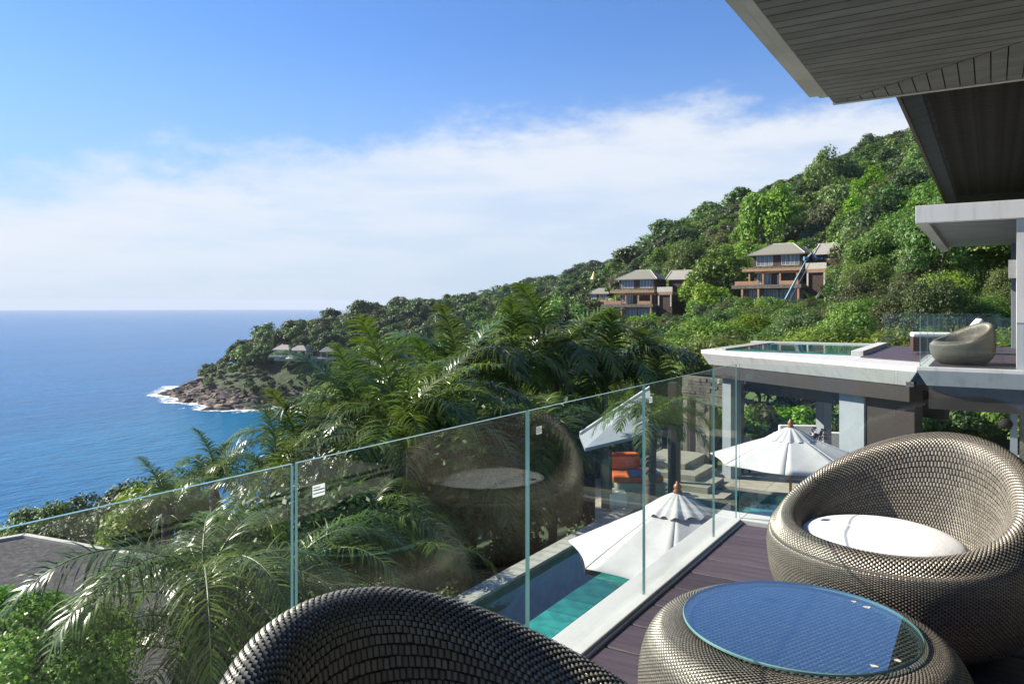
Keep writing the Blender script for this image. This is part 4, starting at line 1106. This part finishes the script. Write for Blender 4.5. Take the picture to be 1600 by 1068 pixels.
def plant_wood():
    # size in the picture decides which stand as single trees
    def vis(t):
        x, d, z, s, key, h = t; px = 800+F*x/d; py = HOR-(z+h-EYE)*F/d
        if px < -60 or px > 1660 or py > 1150: return -1
        if px > 1470 and py < 330 or px > 1585: return -1
        # hidden by nearer ground?
        return h/d
    order = sorted(TREES, key=vis, reverse=True); rng = np.random.default_rng(5)
    grp = {0: 'trees on the lower slope', 1: 'trees on the middle slope', 2: 'trees on the high ridge', 3: 'trees on the headland'}
    rest = []
    for i, t in enumerate(order):
        x, d, z, s, key, h = t; v = int(rng.integers(0, 20)); rz = rng.uniform(0, 6.28)
        if i < 285 and vis(t) > 0:
            zone = 0 if d < 75 else 3 if d > 300 else 2 if z > 14 else 1
            g = grp[zone]; p = W(x, d, z-.3); px, py = 800+F*x/d, HOR-(z+h*.6-EYE)*F/d
            l = f"{'huge' if s > 1.35 else 'large' if s > 1.05 else 'tiny' if s < .55 else 'small' if s < .75 else 'middling'} {hue(key, v)} tree {where(px, py)}"
            plant('tree', key, v, p, (s*rng.uniform(.8, 1.05), s*rng.uniform(.8, 1.05), s*rng.uniform(.85, 1.0 if 900 < px < 1320 and d < 200 else 1.5)), rz, l, 'tree', g)
        else: rest.append((x, d, z, s, key, v, rz))
    # the rest of the wood: one mass of instances
    for key in ('broad_mid', 'broad_far', 'broad_fine'):
        sub = [r for r in rest if r[4] == key and r[1] < 1200]
        if sub: forest_mass(key, sub)
def forest_mass(key, sub):
    srcs = bpy.data.collections.new('forest_source_'+key)
    for cm, tm in KIND[key]:
        o = bpy.data.objects.new('forest_tree', cm); srcs.objects.link(o)
    me = bpy.data.meshes.new('forest'); v = [W(x, d, z-.3) for x, d, z, *_ in sub]; me.from_pydata(v, [], [])
    n = len(v)
    a = me.attributes.new('var', 'INT', 'POINT'); a.data.foreach_set('value', [r[5] % len(KIND[key]) for r in sub])
    a = me.attributes.new('sc', 'FLOAT', 'POINT'); a.data.foreach_set('value', [r[3] for r in sub])
    a = me.attributes.new('rz', 'FLOAT', 'POINT'); a.data.foreach_set('value', [r[6] for r in sub])
    o = link('forest', me); o['kind'] = 'stuff'; o['category'] = 'forest'
    o['label'] = 'dense dark wood covering the distant headland and far ridge' if key == 'broad_far' else 'dense green wood filling the hillside between the houses'
    ng = bpy.data.node_groups.new('forest_'+key, 'GeometryNodeTree')
    ng.interface.new_socket('Geometry', in_out='INPUT', socket_type='NodeSocketGeometry'); ng.interface.new_socket('Geometry', in_out='OUTPUT', socket_type='NodeSocketGeometry')
    N = ng.nodes; L = ng.links
    gi, go = N.new('NodeGroupInput'), N.new('NodeGroupOutput'); iop = N.new('GeometryNodeInstanceOnPoints'); ci = N.new('GeometryNodeCollectionInfo')
    ci.inputs['Collection'].default_value = srcs; ci.inputs['Separate Children'].default_value = True; ci.inputs['Reset Children'].default_value = True
    def attr(nm, typ):
        a = N.new('GeometryNodeInputNamedAttribute'); a.data_type = typ; a.inputs['Name'].default_value = nm; return a.outputs[0]
    L.new(gi.outputs[0], iop.inputs['Points']); L.new(ci.outputs[0], iop.inputs['Instance']); iop.inputs['Pick Instance'].default_value = True
    L.new(attr('var', 'INT'), iop.inputs['Instance Index'])
    cx = N.new('ShaderNodeCombineXYZ'); L.new(attr('rz', 'FLOAT'), cx.inputs[2]); L.new(cx.outputs[0], iop.inputs['Rotation'])
    L.new(attr('sc', 'FLOAT'), iop.inputs['Scale']); L.new(iop.outputs[0], go.inputs[0])
    md = o.modifiers.new('forest', 'NODES'); md.node_group = ng
plant_wood()

def special_trees():
    def g(px, D): X = (px-800)/F*D; return W(X, D, float(ground(X, D)[0])-.3)
    for k, (px, D, ht, lb) in enumerate(((1012, 236, 1.55, 'feathery casuarina on the skyline left of the higher house'), (998, 240, 1.3, 'smaller casuarina leaning beside the feathery one on the skyline'),
                                         (1278, 222, 1.75, 'tall feathery casuarina standing out on the skyline above the higher house'))):
        plant('casuarina_tree', 'pine', k, g(px, D), (ht*.95, ht*.95, ht*.95), k*2, lb, 'tree', 'casuarinas on the skyline')
    for k, (px, D, ht, lb) in enumerate(((1318, 224, 1.75, 'open branched tree just right of the tall casuarina on the skyline'), (1225, 225, 1.5, 'dark open tree left of the tall casuarina on the ridge'),
                                         (1372, 226, 1.45, 'small round topped tree standing alone high on the right skyline'), (1165, 224, 1.4, 'pointed dark tree on the skyline above the middle slope'),
                                         (820, 600, 1.4, 'lone tall tree breaking the far ridge line'))):
        plant('tall_tree', 'open_tree', k, g(px, D), (ht, ht, ht), k*1.3, lb, 'tree', 'tall open trees on the ridge')
special_trees()
def emergent():
    rng = np.random.default_rng(77); n = 0; cells = []
    while n < 46:
        d = rng.uniform(105, 245); px = rng.uniform(960, 1455); x = (px-800)/F*d; z = float(ground(x, d)[0]); sc = rng.uniform(.65, 1.1)
        top = HOR-(z+11*sc-EYE)*F/d
        if any(d < dd+3 and px+26 > a and px-26 < b and top < y for a, b, y, dd in KEEP_CLEAR) or any(abs(px-q) < 16 and abs(d-w_) < 12 for q, w_ in cells): continue
        if px > 1430 and top < 300: continue
        k = 'slender_tree' if rng.uniform() < .75 else 'open_tree'; v = int(rng.integers(0, 4)); cells.append((px, d))
        plant('tall_tree', k, v, W(x, d, z-.3), (sc, sc, sc*rng.uniform(.95, 1.2)), rng.uniform(0, 6.28), ('tall airy ' if k == 'open_tree' else 'tall slender ')+hue(k, v)+' tree '+where(px, top), 'tree', 'tall trees standing out of the slope'); n += 1
emergent()

# banana / traveller's palms on the slope
def banana_leaf(L=2.6, w=.62, bend=.9):
    mb = MB(); n = 7; pts = []
    x = z = 0; ang = R(72)
    for i in range(n+1):
        t = i/n; hw = w*.5*(math.sin(math.pi*min(1, t*1.02)**.7)**.8 if t > .16 else .06)
        mb.v += [(x, -hw, z+hw*.35), (x, 0, z), (x, hw, z+hw*.35)]
        x += math.cos(ang)*L/n; z += math.sin(ang)*L/n; ang -= bend*1.9/n*t*1.6
    for i in range(n):
        for k in (0, 1): b = i*3+k; mb.f.append((b, b+1, b+4, b+3)); mb.m.append(0)
    return mb.mesh('leaf', M['banana'], True)
BL = [banana_leaf(2.6, .6, .5), banana_leaf(2.9, .62, .95), banana_leaf(2.4, .6, 1.4)]
BS = MB().tube([(0, 0, -1), (0, 0, .4), (0, 0, 1.3)], [.18, .16, .08], 7).mesh('stem', M['rachis'], True)
def bananas():
    rng = random.Random(4)
    spots = [(1225, 100, 505), (1255, 92, 515), (1290, 88, 508), (1305, 120, 470), (1330, 118, 440), (1345, 122, 455), (1365, 120, 430), (1290, 125, 470), (1318, 112, 480), (1395, 110, 470), (1240, 84, 535), (1215, 110, 490),
             (1345, 80, 520), (1480, 75, 470), (1500, 80, 480), (1075, 170, 465), (1095, 165, 470), (1465, 95, 440), (1430, 100, 460), (1270, 105, 495), (1180, 90, 510), (1355, 105, 485)]
    for px, D, py in spots:
        X = (px-800)/F*D; zg = float(ground(X, D)[0]); x, y, z = W(X, D, zg+1.6)
        s = D/100*rng.uniform(.95, 1.3)
        t = thing('banana_plant', ('tall ' if s > 1.15 else 'small ' if s < .95 else '')+'pale leaved banana plant '+where(px, HOR-(z+1.5-EYE)*F/D), 'banana plant', (x, y, z), rng.uniform(0, 6.28), 'banana plants on the slope'); t.scale = (s, s, s)
        st = link('stem', BS, t); st.scale = (1, 1, 1.6)
        for k in range(10):
            o = link('leaf', BL[rng.randrange(3)], t, (0, 0, 1.1), k*2.4+rng.uniform(-.3, .3)); f = rng.uniform(.75, 1.1); o.scale = (f*rng.uniform(.7, 1.2), f, f)
bananas()

# palms with feather fronds
def frond(seed, L=3.0, a0=60, droop=95, nl=56, ll=.72, hw=.0100):
    rng = np.random.default_rng(seed); n = 26; pts = [np.zeros(3)]; tang = []
    for i in range(n):
        t = (i+.5)/n; a = math.radians(a0-droop*t**1.25); d = np.array([math.cos(a), .10*math.sin(seed+t*2)*t, math.sin(a)]); d /= np.linalg.norm(d); tang.append(d); pts.append(pts[-1]+d*L/n)
    tang.append(tang[-1]); pts = np.array(pts); tang = np.array(tang)
    V, Q, T = [], [], []; off = 0
    for j in range(nl):
        t = .14+.86*(j/(nl-1)); s = t*n; i = min(int(s), n-1); f = s-i
        p = pts[i]*(1-f)+pts[i+1]*f; tg = tang[i]; side0 = np.cross(tg, [0, 0, 1.]); side0 /= np.linalg.norm(side0)+1e-9; up = np.cross(side0, tg)
        lf = ll*(math.sin(math.pi*(.14+.80*t))**.65)*rng.uniform(.88, 1.1)
        for sg in (-1, 1):
            fw = .55+.7*t**2+rng.normal(0, .17); d = side0*sg*1.0+tg*fw+up*(.28+rng.normal(0, .22)); d /= np.linalg.norm(d)
            q = p.copy(); m = 4; wid = hw*rng.uniform(.85, 1.2); prev = None
            wv = np.cross(d, up); wv /= np.linalg.norm(wv)+1e-9
            tt = rng.uniform(0, 1)
            for k in range(m+1):
                w_ = wid*(1, 1.25, 1.1, .7, .06)[k]; V += [q-wv*w_, q+wv*w_]; T += [tt, tt]
                if k < m: Q.append((off+2*k, off+2*k+1, off+2*k+3, off+2*k+2))
                q = q+d*lf/m; d = d+np.array([0, 0, -.20-.10*k-.16*rng.uniform()]); d /= np.linalg.norm(d)
            off += 2*(m+1)
    nq0 = len(Q); mi = [0]*nq0
    # rib
    b = off; rn = 5
    for i in range(0, n+1):
        tg = tang[i]; s_ = np.cross(tg, [0, 0, 1.]); s_ /= np.linalg.norm(s_)+1e-9; u_ = np.cross(s_, tg); r_ = .024*(1-i/n)+.004
        for k in range(rn):
            a = 2*math.pi*k/rn; V.append(pts[i]+r_*(math.cos(a)*s_+math.sin(a)*u_)); T.append(.9)
    for i in range(n):
        for k in range(rn): Q.append((b+i*rn+k, b+i*rn+(k+1) % rn, b+(i+1)*rn+(k+1) % rn, b+(i+1)*rn+k)); mi.append(1)
    return np_mesh('frond', np.array(V), np.array(Q), [M['palmleaf'], M['rachis']], False, T, mi)
FSPEC = [(1, 72, 74), (2, 58, 108), (3, 46, 120), (4, 28, 100), (5, 82, 48), (6, 12, 85), (7, 64, 125)]
FR = [frond(a, a0=b, droop=c) for a, b, c in FSPEC]
FR2 = [frond(a, a0=b, droop=c, nl=48, ll=.84, hw=.0155) for a, b, c in FSPEC]
FR3 = [frond(a+20, a0=b, droop=c, nl=42, ll=.86, hw=.0205) for a, b, c in FSPEC]
def palm(px, tip, D, L, nf, label, seed, low=False):
    py = tip if low else tip + .58*L*F/D
    rng = random.Random(seed); x, y, z = pt(px, py, D); X = (px-800)/F*D; zg = min(float(ground(X, D)[0]), z-1.5)
    t = thing('palm_tree', label, 'palm tree', (x, y, z), 0, 'feather palms beyond the glass')
    bx, by = rng.uniform(-.5, .5), rng.uniform(-.5, .5)
    part('trunk', MB().tube([(bx, by, zg-z-.5), (bx*.5, by*.5, (zg-z)*.5), (0, 0, -.25), (0, 0, .1)], [.15, .13, .13, .09], 9), M['palmtrunk'], t, True)
    s = L/3.0
    nf = int(nf*1.0)
    for k in range(nf):
        f = k/nf
        idx = ((0, 4, 0, 1, 6, 1, 2, 2, 6, 3, 3, 5) if not low else (1, 6, 2, 2, 6, 3, 2, 3, 3, 5, 3, 5))[min(11, int(f*12))]
        o = link('frond', (FR if D < 12 else FR2 if D < 20 else FR3)[idx], t, (0, 0, rng.uniform(-.12, .08)), k*2.39996+rng.uniform(-.25, .25)); q = s*rng.uniform(.82, 1.12)*(1.0 if f > .1 else .85)
        o.scale = (q, q*rng.uniform(.9, 1.1), q)
        o.rotation_euler = (rng.uniform(-.15, .15), rng.uniform(-.14, .14), o.rotation_euler.z)
    return t
PALMS = [
 (612, 722, 19, 3.1, 17, 'palm with lit fronds behind the middle of the second wide pane', True),
 (700, 735, 19.5, 3.0, 16, 'palm seen through the mirrored cushion', True),
 (800, 700, 23, 3.2, 16, 'palm just left of the sala roof behind the glass', True),
 (335, 692, 20, 1.9, 16, 'bright feather palm rising against the sea above the left glass pane'),
 (262, 735, 17, 1.5, 14, 'low feather palm against the sea left of the bright one'),
 (445, 915, 11.6, 2.7, 20, 'big feather palm with long fronds arching left over the dark flat roof', True),
 (430, 668, 17, 2.0, 16, 'feather palm just above the seam of the glass at left'),
 (470, 640, 21, 2.5, 17, 'feather palm standing at the bay water edge left of centre'),
 (560, 560, 21, 3.2, 18, 'feather palm with spreading fronds in front of the wooded headland'),
 (625, 570, 19.5, 3.1, 18, 'shaggy palm with silvery fronds above the second glass pane'),
 (720, 495, 29, 4.3, 18, 'tall palm with fronds lit silver left of the centre'),
 (575, 815, 15.0, 2.3, 17, 'dark palm low behind the middle of the glass', True),
 (800, 505, 31, 4.4, 18, 'tall upright palm in the middle of the palm row'),
 (870, 470, 33, 5.0, 18, 'tallest palm, fronds reaching up beside the lower brown house'),
 (945, 510, 33, 4.6, 18, 'broad palm right of the tallest one'),
 (1040, 538, 34, 4.3, 18, 'dense palm close to the corner of the pavilion roof'),
 (735, 735, 20, 2.5, 17, 'dark palm behind the reflected chair in the glass', True),
 (680, 550, 22.5, 3.2, 17, 'palm with one bright drooping frond near the middle'),
 (850, 680, 23, 3.2, 16, 'palm half hidden behind the third glass seam', True),
 (300, 1010, 10.2, 2.2, 14, 'low palm below the sea side of the deck near the bright bush', True),
 (318, 925, 9.7, 2.6, 18, 'palm spreading its fronds over the dark flat roof', True),
 (1018, 650, 17.6, 1.7, 14, 'small palm hanging its fronds beside the sala', True),
 (650, 890, 14.2, 1.9, 13, 'small palm near the outer pool coping', True),
]
for i, a in enumerate(PALMS): palm(*a[:5], a[5], 50+i, len(a) > 6)

def near_green():
    rng = random.Random(9)
    # bright leafy bush close below the deck at the left
    for k, (px, py, D, s) in enumerate(((40, 1050, 8.2, .78), (-55, 1060, 9.2, 1.0), (78, 1130, 8.6, .75), (5, 1170, 8.0, 1.0))):
        x, y, z = pt(px, py, D)
        plant('leafy_bush', 'close_bush', k, (x, y, z-.95*s), (s, s, s), k*1.7, ('bright green glossy leaved bush in front of the dark flat roof', 'bright bush at the left rim beside the flat roof', 'bright bush lowest in the left corner near the palm fronds', 'bright bush below the first one in the left corner')[k], 'bush', 'bright bushes below the deck')
    for k, (px, py, D, s) in enumerate(((80, 840, 34, .75), (140, 825, 36, .85), (30, 850, 36, .6), (200, 815, 33, .9), (250, 830, 24, .8), (120, 860, 27, .6))):
        x, y, z = pt(px, py, D); plant('shrub_tree', 'broad_near', k, (x, y, z-3.6*s), (s, s, s), k*1.9, ('large round treetop behind the peak of the flat roof edge', 'green treetop right of the peak of the flat roof edge', 'low treetop at the left end of the flat roof edge', 'treetop behind the right end of the white roof edge', 'treetop farthest right of the flat roof under the palms', 'low treetop just over the right part of the flat roof')[k], 'tree', 'treetops behind the flat roof')
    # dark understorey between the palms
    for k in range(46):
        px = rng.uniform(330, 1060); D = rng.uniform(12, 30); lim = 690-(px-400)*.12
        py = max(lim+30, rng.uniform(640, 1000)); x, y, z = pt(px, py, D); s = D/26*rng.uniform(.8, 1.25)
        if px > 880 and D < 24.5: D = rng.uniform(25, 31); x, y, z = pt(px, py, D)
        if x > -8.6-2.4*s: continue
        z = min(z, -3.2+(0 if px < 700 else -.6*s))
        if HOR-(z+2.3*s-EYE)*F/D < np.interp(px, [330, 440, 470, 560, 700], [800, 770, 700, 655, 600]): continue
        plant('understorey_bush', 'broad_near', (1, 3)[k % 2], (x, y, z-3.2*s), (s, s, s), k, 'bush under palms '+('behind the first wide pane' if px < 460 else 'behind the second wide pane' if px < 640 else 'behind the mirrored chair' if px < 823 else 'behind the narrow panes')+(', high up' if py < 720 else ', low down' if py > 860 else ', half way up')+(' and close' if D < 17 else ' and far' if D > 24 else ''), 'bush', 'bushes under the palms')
    # big tree by the bay, middle left
    for k, (px, py, D, s) in enumerate(((525, 632, 75, .85), (498, 655, 80, .62), (565, 640, 60, .8))):
        x, y, z = pt(px, py, D); plant('bay_tree', 'broad_fine', k, (x, y, z-5.6*s), (s, s, s), k, ('dark spreading tree overhanging the bay water', 'smaller dark tree at the left of the spreading bay tree', 'dark tree behind the palms right of the bay tree')[k], 'tree', 'trees overhanging the bay')
    # frangipani and hedge behind the pavilion
    for k in range(30):
        px = 1130+k*17.5; D = rng.uniform(32.5, 38); x, y, z = at(px, D, -3.9); s = rng.uniform(1.0, 1.35)
        plant('frangipani', 'hedge', k, (x, y, z), (s, s, s*1.0), k*1.1, hue('hedge', k)+' frangipani '+('left of the thin column' if px < 1188 else 'between the two columns' if px < 1335 else 'behind the wide column' if px < 1400 else 'below the next terrace')+('' if D < 35 else ', farther back'), 'tree', 'frangipani row behind the pavilion')
    for k in range(24):
        px = 1110+k*22; D = rng.uniform(29, 33); x, y, z = at(px, D, -4.0); s = rng.uniform(.5, .7)
        plant('garden_bush', 'bush', k, (x, y, z), (s, s, s), k*1.4, 'low '+hue('bush', k)+' bush '+('left of the thin column' if px < 1188 else 'between the two columns' if px < 1335 else 'behind the wide column' if px < 1400 else 'below the next terrace')+' beyond the dining terrace', 'bush', 'low bushes behind the terrace')
    struct('lawn', MB().prism([at(1120, 26.5, 0)[:2], at(1640, 26.5, 0)[:2], at(1640, 60, 0)[:2], at(1120, 60, 0)[:2]], -5.6, -3.95), M['lawn'], 'strip of mown lawn behind the pavilion')
near_green()

# rocks along the headland shore
def rocks():
    rng = np.random.default_rng(11); meshes = []
    for k in range(7):
        import bmesh
        bm = bmesh.new(); bmesh.ops.create_icosphere(bm, subdivisions=3, radius=1); 
        co = np.array([v.co for v in bm.verts]); dsp = 1+.22*fbm(co, 40+k, 1.6, 3)
        dr = rng.normal(size=(9, 3)); dr /= np.linalg.norm(dr, axis=1)[:, None]
        for d_ in dr:                      # flat cleavage faces
            h = co @ d_; lim = rng.uniform(.55, .8); dsp = np.where(h > lim, np.minimum(dsp, lim/np.maximum(h, .01)), dsp)
        for v, s in zip(bm.verts, dsp): v.co *= s
        me = bpy.data.meshes.new('boulder'); bm.to_mesh(me); bm.free(); me.materials.append(M['rock']); meshes.append(me)
    spots = []
    for _ in range(60000):
        if len(spots) >= 420: break
        px = rng.uniform(238, 475); D = rng.uniform(372, 475); X = (px-800)/F*D; z = float(ground(X, D)[0])
        top = float(np.interp(px, [240, 330, 400, 475], [12, 8, 5.5, 5]))
        if not (SEA-1.2 < z < SEA+top) or float(ground(X, D-6)[0]) > z+1: continue
        sc = rng.uniform(.9, 2.2)*(1 if rng.uniform() > .16 else 1.8)
        spots.append((sc, px, D, X, z, (sc*rng.uniform(1, 1.9), sc*rng.uniform(.8, 1.2), sc*rng.uniform(.45, .8)), (rng.uniform(-.3, .3), rng.uniform(-.35, .1), YAW+rng.uniform(-.7, .7))))
    spots.sort(reverse=True); mass = MB()
    for n, (sc, px, D, X, z, S3, rot) in enumerate(spots):
        me = meshes[n % 7]
        if n < 64:
            o = link('boulder', me, None, W(X, D, z-.2)); o.scale = S3; o.rotation_euler = rot
            size = 'largest' if n < 4 else 'big' if n < 24 else 'smaller'
            shape = 'flat' if S3[2]/S3[0] < .35 else 'long' if S3[0]/S3[1] > 1.7 else 'rounded'
            hgt = 'washed by the surf' if z < SEA+1.5 else 'just above the waterline' if z < SEA+4 else 'high on the bare slope'
            plc = 'at the seaward tip' if px < 300 else 'below the headland trees' if px < 390 else 'near the cove'
            tag(o, f'{size} {shape} brown boulder {hgt} {plc}', 'boulder', 'boulders at the foot of the headland')
        else:
            mt = Matrix.LocRotScale(Vector(W(X, D, z-.2)), Matrix.Rotation(rot[2], 3, 'Z') @ Matrix.Rotation(rot[1], 3, 'Y') @ Matrix.Rotation(rot[0], 3, 'X'), Vector(S3))
            b = len(mass.v); mass.v += [tuple(mt @ v.co) for v in me.vertices]
            for p in me.polygons: mass.f.append(tuple(b+i for i in p.vertices)); mass.m.append(0)
    o = part('rocky_shore', mass, M['rock'], None, kind='stuff'); o['label'] = 'jumble of broken brown rocks along the foot of the headland'; o['category'] = 'rocks'
rocks()

def haze():
    mb = MB().box(-14000, 14000, -14000, 14000, -64, 130)
    m, t, o = base_mat('haze'); v = t.add('ShaderNodeVolumePrincipled'); v.inputs['Color'].default_value = (.80, .88, 1, 1); v.inputs['Density'].default_value = .00007; v.inputs['Anisotropy'].default_value = 0
    t.l.new(v.outputs[0], o.inputs['Volume'])
    o = part('haze', mb, m, None, kind='stuff'); o['label'] = 'thin sea haze softening the far headland and the horizon'; o['category'] = 'haze'
haze()

def tell_apart():
    by = {}
    for o in COL.objects:
        if o.parent is None and o.get('category') and o.get('label'): by.setdefault(o['label'], []).append(o)
    def px(o): X, D = to_cam(o.location.x, o.location.y); return X/max(D, .1)
    nth = ['', 'second', 'third', 'fourth', 'fifth', 'sixth', 'seventh', 'eighth', 'ninth', 'tenth', 'eleventh', 'twelfth']
    for lab, os_ in by.items():
        n = len(os_)
        if n < 2: continue
        os_.sort(key=px)
        for i, o in enumerate(os_):
            o['label'] = lab+(', leftmost' if i == 0 else ', rightmost' if i == n-1 else ', '+(nth[i] if i < 12 else str(i+1)+'th')+' from left')
tell_apart()
